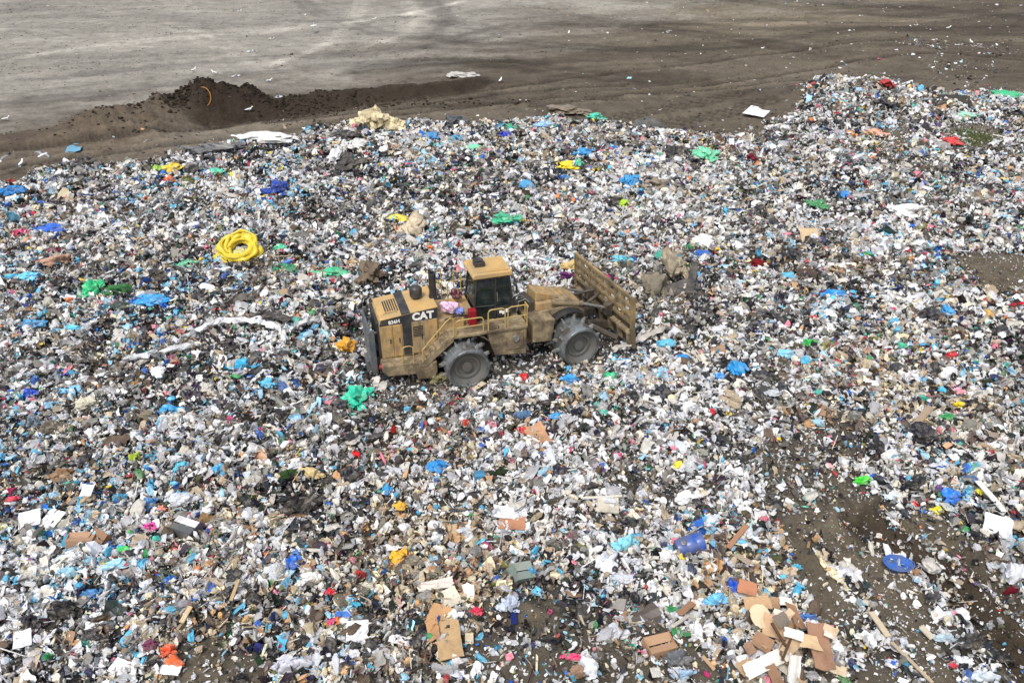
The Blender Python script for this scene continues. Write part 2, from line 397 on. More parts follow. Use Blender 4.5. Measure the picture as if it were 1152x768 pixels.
# ------------------------------------------------------------------ crumpled shapes
def ico(sub):
    t = (1+5**.5)/2
    v = [(-1, t, 0), (1, t, 0), (-1, -t, 0), (1, -t, 0), (0, -1, t), (0, 1, t), (0, -1, -t), (0, 1, -t), (t, 0, -1), (t, 0, 1), (-t, 0, -1), (-t, 0, 1)]
    f = [(0, 11, 5), (0, 5, 1), (0, 1, 7), (0, 7, 10), (0, 10, 11), (1, 5, 9), (5, 11, 4), (11, 10, 2), (10, 7, 6), (7, 1, 8), (3, 9, 4), (3, 4, 2), (3, 2, 6), (3, 6, 8), (3, 8, 9), (4, 9, 5), (2, 4, 11), (6, 2, 10), (8, 6, 7), (9, 8, 1)]
    v = [np.array(p)/np.linalg.norm(p) for p in v]
    for _ in range(sub):
        cache = {}; nf = []
        def mid(a, b):
            k = (min(a, b), max(a, b))
            if k not in cache:
                p = v[a]+v[b]; v.append(p/np.linalg.norm(p)); cache[k] = len(v)-1
            return cache[k]
        for a, b, c in f:
            x, y, z = mid(a, b), mid(b, c), mid(c, a); nf += [(a, x, z), (b, y, x), (c, z, y), (x, y, z)]
        f = nf
    return np.array(v), np.array(f, np.int32)
ICO = {k: ico(k) for k in (1, 2, 3, 4)}
def ridge(p, r, k0, n=5):
    """sum of folded waves: creases like crumpled film, 0..1"""
    t = np.zeros(len(p)); w = 0
    for i in range(n):
        d = r.normal(size=3); d /= np.linalg.norm(d); k = k0*(1.45**i); a = 1/(1.25**i)
        t += a*(1-np.abs(np.sin(p@d*k+r.uniform(0, 6)+.8*np.sin(p@r.normal(size=3)*1.6)))); w += a
    return t/w
def crumple(sub, seed, amp=.55, k0=2.2, flat=.62, lobes=.35):
    r = np.random.default_rng(seed); v, f = ICO[sub]; p = v.copy()
    s = 1+lobes*(ridge(p, r, 1.1, 3)-.5)*2
    s = s*(1-amp*(ridge(p, r, k0, 6)-.35))
    p = p*s[:, None]; p += (ridge(v, r, 3, 3)[:, None]-.5)*r.normal(size=3)*.25
    p[:, 2] *= flat; p[:, 0] *= r.uniform(.85, 1.3)
    p[:, 2] = np.maximum(p[:, 2], -flat*.45)
    return p, f
def film(n, seed, amp=.35):
    r = np.random.default_rng(seed); g = np.linspace(-1, 1, n+1); X, Y = np.meshgrid(g, g); x = X.ravel(); y = Y.ravel()
    p = np.stack([x, y, x*0], 1); k = r.uniform(.5, 1.0)
    z = amp*(ridge(p, r, 2.0, 4)-.5)*2.2+.25*r.normal()*x*y
    x = x+.2*(ridge(p, r, 1.7, 3)-.5)*2; y = y*k+.2*(ridge(p, r, 1.9, 3)-.5)*2
    x = x*(1-.3*np.abs(Y.ravel())**r.uniform(.5, 3)*r.uniform(0, 1))
    p = np.stack([x, y, z], 1)+r.normal(size=(len(x), 3))*.06
    i = np.arange(n*n); a = (i//n)*(n+1)+i % n
    F = np.concatenate([np.stack([a, a+1, a+n+2], 1), np.stack([a, a+n+2, a+n+1], 1)])
    return p, F
def tribox(sx, sy, sz, seed):
    r = np.random.default_rng(seed)
    v = np.array([(i, j, k) for k in (-1, 1) for j in (-1, 1) for i in (-1, 1)], float)*(sx, sy, sz)+r.normal(size=(8, 3))*np.array([sx, sy, sz*.6])*.12
    q = [(0, 2, 3, 1), (4, 5, 7, 6), (0, 1, 5, 4), (2, 6, 7, 3), (0, 4, 6, 2), (1, 3, 7, 5)]
    return v, np.array([t for a, b, c, d in q for t in ((a, b, c), (a, c, d))])
def bottle(seed):
    pr = [(-1, .0), (-1, .26), (-.4, .3), (.35, .3), (.7, .12), (1, .11), (1, 0)]; n = 6; r = np.random.default_rng(seed)
    v = np.array([(t, q*math.cos(2*PI*k/n), q*math.sin(2*PI*k/n)) for t, q in pr for k in range(n)]); v += r.normal(size=v.shape)*.05
    f = []
    for i in range(len(pr)-1):
        for k in range(n):
            a, b, c, d = i*n+k, i*n+(k+1) % n, (i+1)*n+(k+1) % n, (i+1)*n+k; f += [(a, b, c), (a, c, d)]
    return v, np.array(f)

PAL = {k: lin(v) for k, v in dict(white=(230, 231, 234), off=(210, 205, 194), grey=(166, 166, 170), silver=(196, 200, 208), taupe=(142, 140, 136), tan=(176, 160, 136),
       brown=(104, 90, 78), dirt=(92, 88, 82), black=(26, 27, 31), char=(52, 54, 60), card=(190, 148, 104), cyan=(84, 176, 214), blue=(30, 96, 186), navy=(34, 48, 92),
       teal=(70, 178, 160), green=(52, 150, 88), olive=(120, 122, 70), red=(184, 40, 50), pink=(222, 130, 150), magenta=(190, 52, 110), yellow=(226, 196, 60),
       orange=(216, 118, 56), purple=(110, 80, 140), lblue=(150, 196, 222), cream=(226, 214, 182)).items()}
KEYS = list(PAL); PARR = np.array([PAL[k] for k in KEYS])
WB = dict(white=18, off=18, grey=15, silver=12, taupe=13, tan=6, brown=3.5, dirt=6, black=9.5, char=6.5, card=1.4, cyan=1.9, blue=1.0, navy=1.0, teal=.4, green=.4, olive=.8, red=.5, pink=.9,
          magenta=.25, yellow=.4, orange=.35, purple=.3, lblue=2.2, cream=2.2)
def pick(x, y, mult=None):
    """colour index for each piece; kinds of waste gather in loads"""
    W = np.array([WB[k] for k in KEYS], float); n = len(x); w_ = np.tile(W, (n, 1))
    if mult:
        for k, a in mult.items(): w_[:, KEYS.index(k)] *= a
    def boost(names, s, sc, lo, amt):
        m = 1+amt*sst(lo, lo+.14, fbm(x*sc, y*sc, s, 3))
        for k in names: w_[:, KEYS.index(k)] *= m
    boost(('black', 'char', 'navy'), 101, .55, .53, 4.5); boost(('cyan', 'blue', 'lblue'), 102, .38, .56, 5); boost(('teal', 'green'), 103, .5, .6, 6)
    boost(('white', 'off', 'silver'), 104, .5, .5, 2.2); boost(('tan', 'brown', 'card', 'cream', 'olive'), 105, .3, .54, 2.6); boost(('red', 'pink', 'magenta'), 106, .6, .6, 4)
    boost(('dirt', 'taupe', 'brown'), 107, .25, .52, 3.0); boost(('white', 'silver'), 108, .16, .5, 1.2); boost(('black', 'char'), 109, .14, .52, 1.0)
    for (qx, qy, qr, am) in ((515, 565, 2.6, 5), (505, 690, 1.6, 6), (235, 690, 2.2, 4), (745, 575, 1.8, 3), (940, 640, 2.0, 3), (1010, 470, 2.4, 3), (870, 700, 1.8, 4), (600, 435, 1.6, 3)):
        gx, gy = G(qx, qy); kk_ = 1+am*np.exp(-((x-gx)**2+(y-gy)**2)/qr**2)
        for k in ('card', 'tan', 'cream', 'brown'): w_[:, KEYS.index(k)] *= kk_
    lf = .85+.5*sst(2, -14, x)[:, None]; w_[:, [KEYS.index(k) for k in ('cyan', 'blue', 'lblue')]] *= lf
    w_[:, KEYS.index('dirt')] *= 1+2.0*(1-density(x, y)); 
    cw = np.cumsum(w_, 1); cw /= cw[:, -1:]
    return (rng.random(n)[:, None] > cw).sum(1).clip(0, len(KEYS)-1)
def scatter(n, dpow=1.0, ymin=11.5, ymax=75, keep=density, taper=.5):
    """random spots on the waste, in the part of the tip the photo could see"""
    X = []; Y = []; tot = 0
    while tot < n:
        m = 300000
        y = ymin+(ymax-ymin)*rng.random(m)
        hw = (y*CP+CAM_H*SP)*.64*1.16+2; x = (rng.random(m)*2-1)*72
        ok = (np.abs(x) < hw) & (rng.random(m) < (1/(1+(y/30)**2*taper))); x = x[ok]; y = y[ok]
        ok = rng.random(len(x)) < keep(x, y)**dpow; x = x[ok]; y = y[ok]
        X.append(x); Y.append(y); tot += len(x)
    return np.concatenate(X)[:n], np.concatenate(Y)[:n]
def rotmats(n, tilt):
    a = rng.random(n)*2*PI; b = rng.normal(size=n)*tilt; c = rng.normal(size=n)*tilt
    ca, sa, cb, sb, cc, sc = np.cos(a), np.sin(a), np.cos(b), np.sin(b), np.cos(c), np.sin(c); R = np.zeros((n, 3, 3))
    Z = np.zeros((n, 3, 3)); Z[:, 0, 0] = ca; Z[:, 0, 1] = -sa; Z[:, 1, 0] = sa; Z[:, 1, 1] = ca; Z[:, 2, 2] = 1
    X_ = np.zeros((n, 3, 3)); X_[:, 0, 0] = 1; X_[:, 1, 1] = cb; X_[:, 1, 2] = -sb; X_[:, 2, 1] = sb; X_[:, 2, 2] = cb
    Y_ = np.zeros((n, 3, 3)); Y_[:, 1, 1] = 1; Y_[:, 0, 0] = cc; Y_[:, 0, 2] = sc; Y_[:, 2, 0] = -sc; Y_[:, 2, 2] = cc
    return Z@X_@Y_
def heap(name, label, cat, tmpl, n, smin, smax, material, tilt=.5, lift=(.0, .12), mult=None, aniso=.3, keep=density, taper=.5, ymax=75, dpow=1.0, bigfar=.5, vary=.16, smooth=False, pts=None):
    x, y = pts if pts is not None else scatter(n, dpow, keep=keep, taper=taper, ymax=ymax)
    mx, my = mach(x, y); kp_ = ~((np.abs(mx) < 5.2) & (np.abs(my) < 2.0) & (rng.random(len(x)) < .62)); x = x[kp_]; y = y[kp_]; n = len(x)
    mx, my = mach(x, y); foot = (np.abs(mx) < 5.6) & (np.abs(my) < 2.35)
    s = np.exp(rng.uniform(np.log(smin), np.log(smax), n))*(1+bigfar*np.clip((y-20)/40, 0, 1)); s = np.where(foot, np.minimum(s, .16), s); s = s*(.5+.5*sst(.1, .6, density(x, y)))*(.8+.45*fbm(x*.3, y*.3, 120, 2))
    z = height(x, y)+rng.uniform(lift[0], lift[1], n)*np.where(foot, .3, 1)+s*.12
    ci = pick(x, y, mult); colr = PARR[ci]*np.exp(rng.normal(size=(n, 1))*vary)+rng.normal(size=(n, 3))*.008
    d = rng.random(n)[:, None]**1.6*.35; colr = np.clip(colr*(1-d)+lin((138, 134, 126))*d*np.minimum(1, colr.mean(1)[:, None]*2.2+.2), .012, .84)
    k = rng.integers(0, len(tmpl), n); VV = []; FF = []; CC = []; base = 0
    R = rotmats(n, tilt); sc = s[:, None]*np.exp(rng.normal(size=(n, 3))*aniso)*.5
    for t, (tv, tf) in enumerate(tmpl):
        i = np.nonzero(k == t)[0]
        if not len(i): continue
        v = np.einsum('nij,nvj->nvi', R[i], tv[None]*sc[i][:, None, :])+np.stack([x[i], y[i], z[i]], 1)[:, None, :]
        nv = len(tv); F = tf[None]+(base+np.arange(len(i))*nv)[:, None, None]
        VV.append(v.reshape(-1, 3)); FF.append(F.reshape(-1, 3)); CC.append(np.repeat(colr[i], nv, 0)*(1+rng.normal(size=(len(i)*nv, 1))*.05)); base += nv*len(i)
    me = npmesh(name, np.concatenate(VV), np.concatenate(FF), np.clip(np.concatenate(CC), .01, .86), smooth)
    return tag(link(name, me, material), label, cat, kind='stuff')

PLASTIC = tintmat('crumpled_plastic', .42, .4); PAPER = tintmat('paper_scrap', .85, .2); HARD = tintmat('hard_plastic', .3, .5)
lumps1 = [crumple(1, 100+i, .65, 2.0, .7) for i in range(24)]
films = [film(4, 200+i, .4) for i in range(12)]
flakes = [film(2, 300+i, .45) for i in range(10)]
cards = [tribox(1, .55+.04*i, .03, 400+i) for i in range(6)]
sticks = [tribox(1, .035+.01*i, .03, 420+i) for i in range(5)]
bottles = [bottle(440+i) for i in range(4)]
heap('crumpled_litter', 'dense mass of small crumpled bags, wrappers and soft waste covering the landfill', 'litter', lumps1, 60000, .085, .27, PLASTIC, 1.2, (-.03, .14), taper=.35)
heap('torn_film', 'torn scraps of plastic film and paper tangled through the landfill waste', 'film', films, 66000, .09, .36, PLASTIC, .9, (.0, .17), taper=.35)
heap('shredded_flakes', 'fine shredded flakes of paper, plastic and dirt between the larger waste', 'scraps', flakes, 190000, .045, .15, PAPER, .8, (-.02, .12), taper=.5, dpow=.34, mult=dict(dirt=1.6, taupe=1.6, grey=1.4, black=.4))
heap('card_scraps', 'small torn pieces of card and board strewn through the waste', 'card', cards, 5000, .1, .34, PAPER, .5, (.0, .18), mult=dict(card=8, tan=3, white=1.2, black=.4, cyan=.3), taper=.4)
heap('splinters', 'thin splinters, straws and strips sticking out of the waste', 'splinters', sticks, 8000, .14, .5, PAPER, .45, (.02, .2), mult=dict(tan=4, cream=3, brown=2), taper=.6, dpow=.8)
heap('bottles', 'many small plastic bottles and tubs mixed into the waste', 'bottles', bottles, 3500, .14, .27, HARD, .5, (.02, .16), mult=dict(white=2, cyan=1.5, lblue=2, dirt=0), taper=.5)
# loose litter blown over the bare soil beyond the edge
def blown(x, y):
    a, b = P(x, y); z = zone(x, y)
    right = sst(420, 900, a); strip = np.exp(-((b-62)/16)**2)*sst(980, 1030, a)*sst(1160, 1100, a)
    strip2 = np.exp(-(((b-92)-(a-1090)*.45)/14)**2)*sst(1030, 1060, a)
    return (z < 0)*np.clip(.0025+.03*right**1.5+.8*np.exp(z/1.5)*.5+.55*strip*(fbm(x*.3, y*.3, 91, 3) > .47)+.4*strip2, 0, 1)*sst(250, 120, y)
def scat_far(n):
    X = []; Y = []; t = 0
    while t < n:
        m = 200000; y = 32+100*rng.random(m)**.9; x = (rng.random(m)*2-1)*90
        ok = (np.abs(x) < (y*CP+CAM_H*SP)*.72); x = x[ok]; y = y[ok]; ok = rng.random(len(x)) < blown(x, y); X.append(x[ok]); Y.append(y[ok]); t += ok.sum()
    return np.concatenate(X)[:n], np.concatenate(Y)[:n]
heap('windblown_litter', 'scattered pale scraps blown over the bare soil behind the waste', 'litter', films, 0, .08, .62, PLASTIC, .35, (.0, .04), mult=dict(white=1.2, off=1.5, black=.8, dirt=3, taupe=2), bigfar=.1, pts=scat_far(2000))
r_ = np.random.default_rng(3); xs = []; ys_ = []
for cc, sx, sy, n in ((cone, 1.9, 1.6, 900), (cone2, 1.7, 1.4, 700), ((cone[0]+5, cone[1]-1.0), 4.0, 1.0, 500), ((cone[0]+14, cone[1]+1), 6, .8, 300), (cone3, 2.6, 1.6, 160)):
    xs.append(cc[0]+r_.normal(size=n)*sx); ys_.append(cc[1]+r_.normal(size=n)*sy)
xs = np.concatenate(xs); ys_ = np.concatenate(ys_); k_ = r_.integers(0, 24, len(xs)); VV = []; FF = []; b_ = 0; zz_ = height(xs, ys_)
for i in range(len(xs)):
    v, f = lumps1[k_[i]]; q = r_.uniform(.05, .22)*.55*(1 if r_.random() < .93 else 1.8); VV.append(v*q+np.array([xs[i], ys_[i], zz_[i]+q*.2])); FF.append(f+b_); b_ += len(v)
tag(link('soil_clods', npmesh('soil_clods', np.concatenate(VV), np.concatenate(FF)), simple('dark_clod', lin((48, 41, 34)), .95, .3, 2, spec=.1)), 'loose dark clods of soil on the dumped mounds', 'clods', kind='stuff')
# crumbs and small stones over the graded ground, thicker on the ridges beside the wheel tracks
n_ = 9000; y_ = 36+95*r_.random(n_*6)**1.1; x_ = (r_.random(n_*6)*2-1)*95
ok = (np.abs(x_) < (y_*CP+CAM_H*SP)*.7) & (zone(x_, y_) < .3); x_ = x_[ok]; y_ = y_[ok]
wgt = .05+.5*sst(.52, .66, fbm(x_*.12, y_*.4, 141, 4))
for q_ in RUTS: wgt = wgt+.7*np.exp(-((seg_dist(x_, y_, q_)[0]-.9)/.6)**2)
ok = r_.random(len(x_)) < wgt; x_ = x_[ok][:n_]; y_ = y_[ok][:n_]; z_ = height(x_, y_)
i0, f0 = ICO[1]; v12 = np.array([lumps1[k][0] for k in range(24)]); kk = r_.integers(0, 24, len(x_)); sz = np.exp(r_.uniform(math.log(.035), math.log(.15), len(x_)))
V = v12[kk]*sz[:, None, None]*.6*np.array([1.2, 1, .8])+np.stack([x_, y_, z_+sz*.12], 1)[:, None, :]
Fc = f0[None]+(np.arange(len(x_))*len(i0))[:, None, None]
tn = np.array([lin((70, 62, 53)), lin((96, 88, 76)), lin((60, 52, 44)), lin((150, 144, 132))])[r_.choice(4, len(x_), p=[.38, .3, .24, .08])]
tag(link('soil_crumbs', npmesh('soil_crumbs', V.reshape(-1, 3), Fc.reshape(-1, 3), np.repeat(tn, len(i0), 0)), tintmat('crumb', .95, .1)), 'crumbs of soil and small stones scattered over the graded ground', 'crumbs', kind='stuff')

# ------------------------------------------------------------------ the landfill compactor
DUST = lin((150, 134, 106))
M_YEL = simple('worn_yellow_paint', lin((200, 162, 98)), .5, .16, 2.2, dirt=lin((172, 146, 104)), dk=.5, bmp=.15)
M_YEL2 = simple('dusty_side_panel', lin((198, 156, 92)), .6, .2, 2.5, dirt=DUST, dk=.6, bmp=.15)
def streaky(m):
    nt = m.node_tree; b = [n for n in nt.nodes if n.type == 'BSDF_PRINCIPLED'][0]; src = b.inputs['Base Color'].links[0].from_socket
    v = coord(nt); mp = nt.nodes.new('ShaderNodeMapping'); mp.inputs['Scale'].default_value = (1, 1, .12); nt.links.new(v, mp.inputs[0])
    g = ramp(nt, noise(nt, mp.outputs[0], 7, 6, .7), [(.36, (.74, .72, .69)), (.54, (1, 1, 1)), (.75, (1.08, 1.08, 1.1))])
    g2 = ramp(nt, noise(nt, v, 3.2, 6, .75), [(.34, (.66, .64, .62)), (.5, (1, 1, 1))])
    nt.links.new(mixc(nt, 1.0, mixc(nt, 1.0, src, g, 'MULTIPLY'), g2, 'MULTIPLY'), b.inputs['Base Color']); return m
streaky(M_YEL2)
M_MUD = simple('mud_caked_paint', lin((172, 154, 120)), .85, .3, 2.5, dirt=lin((92, 80, 64)), dk=.6, bmp=.5, bsc=9)
M_RACK = simple('muddy_rack_paint', lin((176, 148, 98)), .75, .35, 1.4, dirt=lin((98, 86, 66)), dk=.75, bmp=.4, bsc=10)
M_RAIL = simple('handrail_yellow', lin((176, 150, 90)), .55, .2, 5)
M_BLK = simple('black_plastic', lin((38, 40, 44)), .45, .3, 5, dirt=lin((70, 66, 60)), dk=.4)
M_BAND = simple('black_decal_band', lin((44, 46, 50)), .5, .25, 5, dirt=lin((88, 82, 72)), dk=.3)
M_GRILL = simple('grey_radiator_guard', lin((74, 82, 90)), .6, .3, 4, dirt=lin((110, 106, 98)), dk=.4, bmp=.4, bsc=30)
M_GLASS = simple('dark_green_glass', lin((26, 36, 34)), .08, .3, 2, spec=.8)
M_STEEL = simple('scoured_steel', lin((134, 141, 145)), .42, .25, 4, metal=.45, dirt=lin((84, 80, 74)), dk=.5, bmp=.3, bsc=12)
M_RIM = simple('dusty_wheel_face', lin((92, 92, 89)), .7, .18, 3, dirt=lin((90, 82, 70)), dk=.35, bmp=.2)
M_TOOTH = simple('worn_steel_tooth', lin((150, 150, 146)), .45, .3, 8, metal=.3, dirt=lin((80, 74, 66)), dk=.4)
M_DARK = simple('oily_underframe', lin((58, 52, 46)), .7, .35, 4, dirt=lin((92, 82, 68)), dk=.4, bmp=.4)
M_WHITE = simple('white_lettering', lin((236, 234, 226)), .5, .05, 6)
M_RED = simple('red_box_paint', lin((140, 20, 34)), .4, .15, 8)
M_CHROME = simple('bright_rod', lin((190, 190, 190)), .25, .1, 8, metal=.8)
root = empty('landfill_compactor', (MX, MY, -.06), YAW1)
tag(root, 'dusty yellow landfill compactor with spiked steel wheels and raised blade, working on the waste', 'compactor')
FX = Matrix.Rotation(YAW2-YAW1, 4, 'Z') @ Matrix.Rotation(-.03, 4, 'Y')
I4 = Matrix.Identity(4)
def writing(txt, size, loc, rot, name, parent, m, th=.006, bold=.0):
    cu = bpy.data.curves.new(name, 'FONT'); cu.body = txt; cu.size = size; cu.extrude = th; cu.offset = bold; cu.align_x = 'CENTER'; cu.align_y = 'CENTER'
    t = bpy.data.objects.new(name, cu); COL.objects.link(t); bpy.context.view_layer.update()
    me = bpy.data.meshes.new_from_object(t); bpy.data.objects.remove(t); me.name = name
    o = link(name, me, m, parent); o.location = loc; o.rotation_euler = rot; return o

streaky(M_MUD)
# --- rear frame
MB().box((-5.0, -.6, .62), (.1, .6, 1.4)).box((-.35, -.28, .7), (.75, .28, 1.05)).box((-3.1, -1.3, .8), (-1.5, 1.3, 1.1)).build('rear_frame', M_DARK, root, .03)
bump_ = MB().prism([(-5.55, 1.05), (-5.35, .78), (-4.2, .68), (-3.45, .7), (-3.4, 1.15), (-3.9, 1.24), (-5.5, 1.3)], -1.42, 1.42)
bump_.build('rear_bumper', M_MUD, root, .05)
MB().prism([(-4.2, .5), (-3.55, .42), (-3.4, .7), (-3.4, 1.2), (-4.2, 1.28)], -1.52, -1.1).build('step_box', M_MUD, root, .04)
HW = .9
HF = -3.15
hood = MB().prism([(-5.42, 1.28), (HF, 1.28), (HF, 3.24), (-4.0, 3.16), (-5.36, 3.0), (-5.46, 2.85)], -HW, HW).build('engine_hood', M_YEL2, root, .06)
MB().prism([(-5.40, 3.004), (-5.37, 3.035), (-4.0, 3.2), (HF, 3.285), (HF, 3.245), (-4.0, 3.165)], -HW-.03, HW+.03).build('hood_top', M_YEL, hood, .015)
for x0, x1 in ((-5.33, -4.95), (-4.92, -4.6), (-4.2, -3.72), (-3.69, -3.2)):
    zt = 2.72 if x1 < -4.2 else 2.76
    MB().box((x0, -HW-.022, 1.36), (x1, -HW+.01, zt)).build('side_door', M_YEL2, hood, .012)
    MB().box((x1-.12, -HW-.045, 1.95), (x1-.08, -HW-.02, 2.15)).build('door_latch', M_BLK, hood)
MB().prism([(-5.43, 2.76), (-3.62, 2.76), (-3.17, 2.78), (-3.17, 3.2), (-4.0, 3.13), (-5.36, 2.97)], -HW-.012, -HW+.01).build('decal_band', M_BAND, hood)
MB().prism([(-5.43, 2.76), (-3.62, 2.76), (-3.17, 2.78), (-3.17, 3.2), (-4.0, 3.13), (-5.36, 2.97)], HW-.01, HW+.012).build('decal_band', M_BAND, hood)
st = MB().box((-4.56, -HW-.028, 1.36), (-4.22, -HW+.01, 3.06)); 
st.prism([(-4.56, 3.136), (-4.22, 3.176), (-4.22, 3.19), (-4.56, 3.15)], -HW-.034, HW+.034)
st.build('dark_stripe', M_BAND, hood)
writing('CAT', .42, (-3.74, -HW-.03, 2.96), (PI/2, 0, 0), 'lettering', hood, M_WHITE, bold=.02)
writing('836H', .2, (-4.86, -HW-.03, 2.88), (PI/2, -.06, 0), 'lettering', hood, M_WHITE, bold=.006)
# rear grille and its guard
MB().box((-5.54, -.86, 1.33), (-5.44, .86, 2.9)).build('radiator_grille', M_BLK, root, .02)
gd = MB()
gd.box((-5.86, -.98, 1.02), (-5.78, .95, 2.62))
for k in range(9): gd.box((-5.88, -.9, 1.1+k*.17), (-5.765, .88, 1.15+k*.17))
gd.box((-5.8, -1.05, .95), (-5.66, -.95, 2.7)).box((-5.8, .92, .95), (-5.66, 1.02, 2.7)).box((-5.9, -.7, 2.35), (-5.45, -.62, 2.42)).box((-5.9, .6, 2.35), (-5.45, .68, 2.42)).box((-5.9, -.7, 1.2), (-5.45, -.6, 1.28)).box((-5.9, .6, 1.2), (-5.45, .7, 1.28))
gd.build('radiator_guard', M_GRILL, root, .012)
MB().box((-6.0, -.35, .3), (-5.55, .35, 1.0)).build('tow_block', M_GRILL, root, .04)
vt = MB()
for k in range(7): vt.box((-4.16, -HW-.035, 2.1+k*.07), (-3.76, -HW-.018, 2.135+k*.07))
vt.build('louvre', M_BLK, hood)
vt = MB()
for k in range(6): vt.box((-5.1+k*.09, -.5, 3.06+k*.011), (-5.05+k*.09, .5, 3.085+k*.011))
vt.build('hood_vent', M_BLK, hood)
MB().tube([(-5.2, -.6, 3.05), (-5.2, -.6, 3.16), (-4.7, -.6, 3.2), (-4.7, -.6, 3.1)], .018).build('grab_rail', M_RAIL, hood, smooth=True)
for y in (-1.2, 1.2):
    MB().cyl((-5.62, y, 1.15), (-5.5, y, 1.15), .09, .1).build('rear_lamp', M_RED, root)
MB().box((-3.12, -.9, 1.32), (-2.75, -.86, 2.05)).box((-2.7, -.9, 1.32), (-2.3, -.86, 2.05)).build('access_panel', M_YEL2, root, .01)
MB().tube([(-2.9, -.95, 2.66), (-2.4, -.9, 2.72), (-2.0, -.75, 2.6), (-1.7, -.6, 2.4)], .035).build('fuel_line', M_BLK, root, smooth=True)
MB().box((-1.2, -1.5, 2.2), (-.9, -1.25, 2.42)).build('toolbox', M_MUD, root, .015)
# air intake, exhaust
MB().lathe([(0, .0), (0, .13), (.18, .13), (.18, .24), (.48, .25), (.56, .2), (.62, .08), (.63, 0)], (-3.78, .1, 3.16), (0, 0, 1), 24).build('air_intake', M_BLK, root, smooth=True)
MB().lathe([(0, .17), (.16, .17), (.16, .14), (1.02, .14), (1.12, .15), (1.12, .11), (.7, .1)], (-3.14, -.1, 3.2), (0, 0, 1), 20).build('exhaust_pipe', M_BLK, root, smooth=True)
MB().box((-3.14, -.86, 1.3), (-2.1, .86, 2.6)).box((-2.1, -.7, 2.2), (-1.7, .7, 2.75)).build('engine_bulkhead', M_YEL2, root, .03)
# deck and fenders
MB().box((-2.85, -1.55, 2.08), (.3, -.66, 2.2)).box((-2.2, .66, 2.08), (.3, 1.55, 2.2)).box((-1.7, -.66, 2.05), (.2, .66, 2.19)).build('deck', M_MUD, root, .02)
for s in (-1, 1):
    a, b = (-1.5, -.62) if s < 0 else (.62, 1.5)
    f_ = MB(); R_ = 1.22; pr = []
    for k in range(9):
        t = math.radians(150-k*14); pr.append((-2.3+R_*math.cos(t)*1.05, .95+R_*math.sin(t)))
    outer = [(x, z+.05) for x, z in reversed(pr)]
    f_.prism(pr+outer, a, b); f_.build('fender', M_MUD, root)
MB().prism([(-1.05, 1.0), (.28, .85), (.28, 2.07), (-1.35, 2.07), (-1.28, 1.75)], -1.5, -.6).build('side_tank', M_MUD, root, .04)
MB().prism([(-1.05, 1.0), (.28, .85), (.28, 2.07), (-1.35, 2.07)], .6, 1.5).build('side_tank', M_MUD, root, .04)
MB().box((-.55, -1.54, 1.2), (.12, -1.51, 1.95)).build('tank_door', M_MUD, root, .01)
MB().cyl((-.2, -1.62, 1.7), (-.2, -1.5, 1.7), .13).build('filler_cap', M_TOOTH, root)
# stairs up the near side
stair = MB(); nst = 6
for k in range(nst):
    x = -4.0+k*.2; z = 1.22+k*.165
    stair.box((x, -1.5, z), (x+.2, -.95, z+.035))
for y, dz_ in ((-1.53, -.17), (-.93, 0)):
    stair.prism([(-4.1, 1.1), (-3.86, 1.05), (-2.72, 1.99), (-2.72, 2.12+dz_*.3), (-2.95, 2.12+dz_*.3), (-4.1, 1.22+dz_*.4)], y-.02, y+.02)
for k in range(nst): stair.box((-4.0+k*.2, -1.5, 1.08+k*.165), (-3.985+k*.2, -.95, 1.22+k*.165))
stair.build('stairs', M_MUD, root)
MB().tube([(-3.95, -1.56, 1.3), (-3.95, -1.56, 1.85), (-2.95, -1.56, 2.95), (-2.8, -1.56, 3.05), (-2.7, -1.56, 3.0), (-2.7, -1.56, 2.2)], .028).build('handrail', M_RAIL, root, smooth=True)
MB().tube([(-4.72, -1.38, 1.2), (-4.72, -1.42, 1.95), (-4.6, -1.42, 2.02), (-4.42, -1.42, 2.02), (-4.3, -1.42, 1.95), (-4.3, -1.42, 1.2)], .022).build('handrail', M_RAIL, root, smooth=True)
def loop(x0, x1, y, z0=2.2, z1=3.02, r=.026):
    c = .13
    t = MB().tube([(x0, y, z0), (x0, y, z1-c), (x0+c*.3, y, z1-c*.3), (x0+c, y, z1), (x1-c, y, z1), (x1-c*.3, y, z1-c*.3), (x1, y, z1-c), (x1, y, z0)], r)
    t.tube([(x0, y, (z0+z1)/2), (x1, y, (z0+z1)/2)], r*.8); t.build('handrail', M_RAIL, root, smooth=True)
loop(-2.6, -1.5, -1.5, z1=2.85); loop(-1.3, -.62, -1.5, z1=3.1); loop(-.5, .28, -1.5, z1=3.1); loop(-2.2, -1.2, 1.5); loop(-1.0, .28, 1.5)
MB().tube([(.28, -1.5, 2.95), (.36, -1.4, 2.95), (.36, -1.0, 2.95), (.36, -1.0, 2.2)], .026).build('handrail', M_RAIL, root, smooth=True)
MB().tube([(-3.1, .8, 3.0), (-3.1, .8, 3.9), (-2.6, .8, 3.95), (-2.6, .8, 2.2)], .022).tube([(-3.1, .8, 3.5), (-2.6, .8, 3.5)], .02).tube([(-2.1, .8, 2.2), (-2.1, .8, 3.8), (-1.8, .8, 3.8), (-1.8, .8, 2.2)], .022).build('handrail', M_RAIL, root, smooth=True)
MB().box((-1.93, -1.0, 2.2), (-1.63, -.72, 2.9)).build('red_box', M_RED, root, .03)
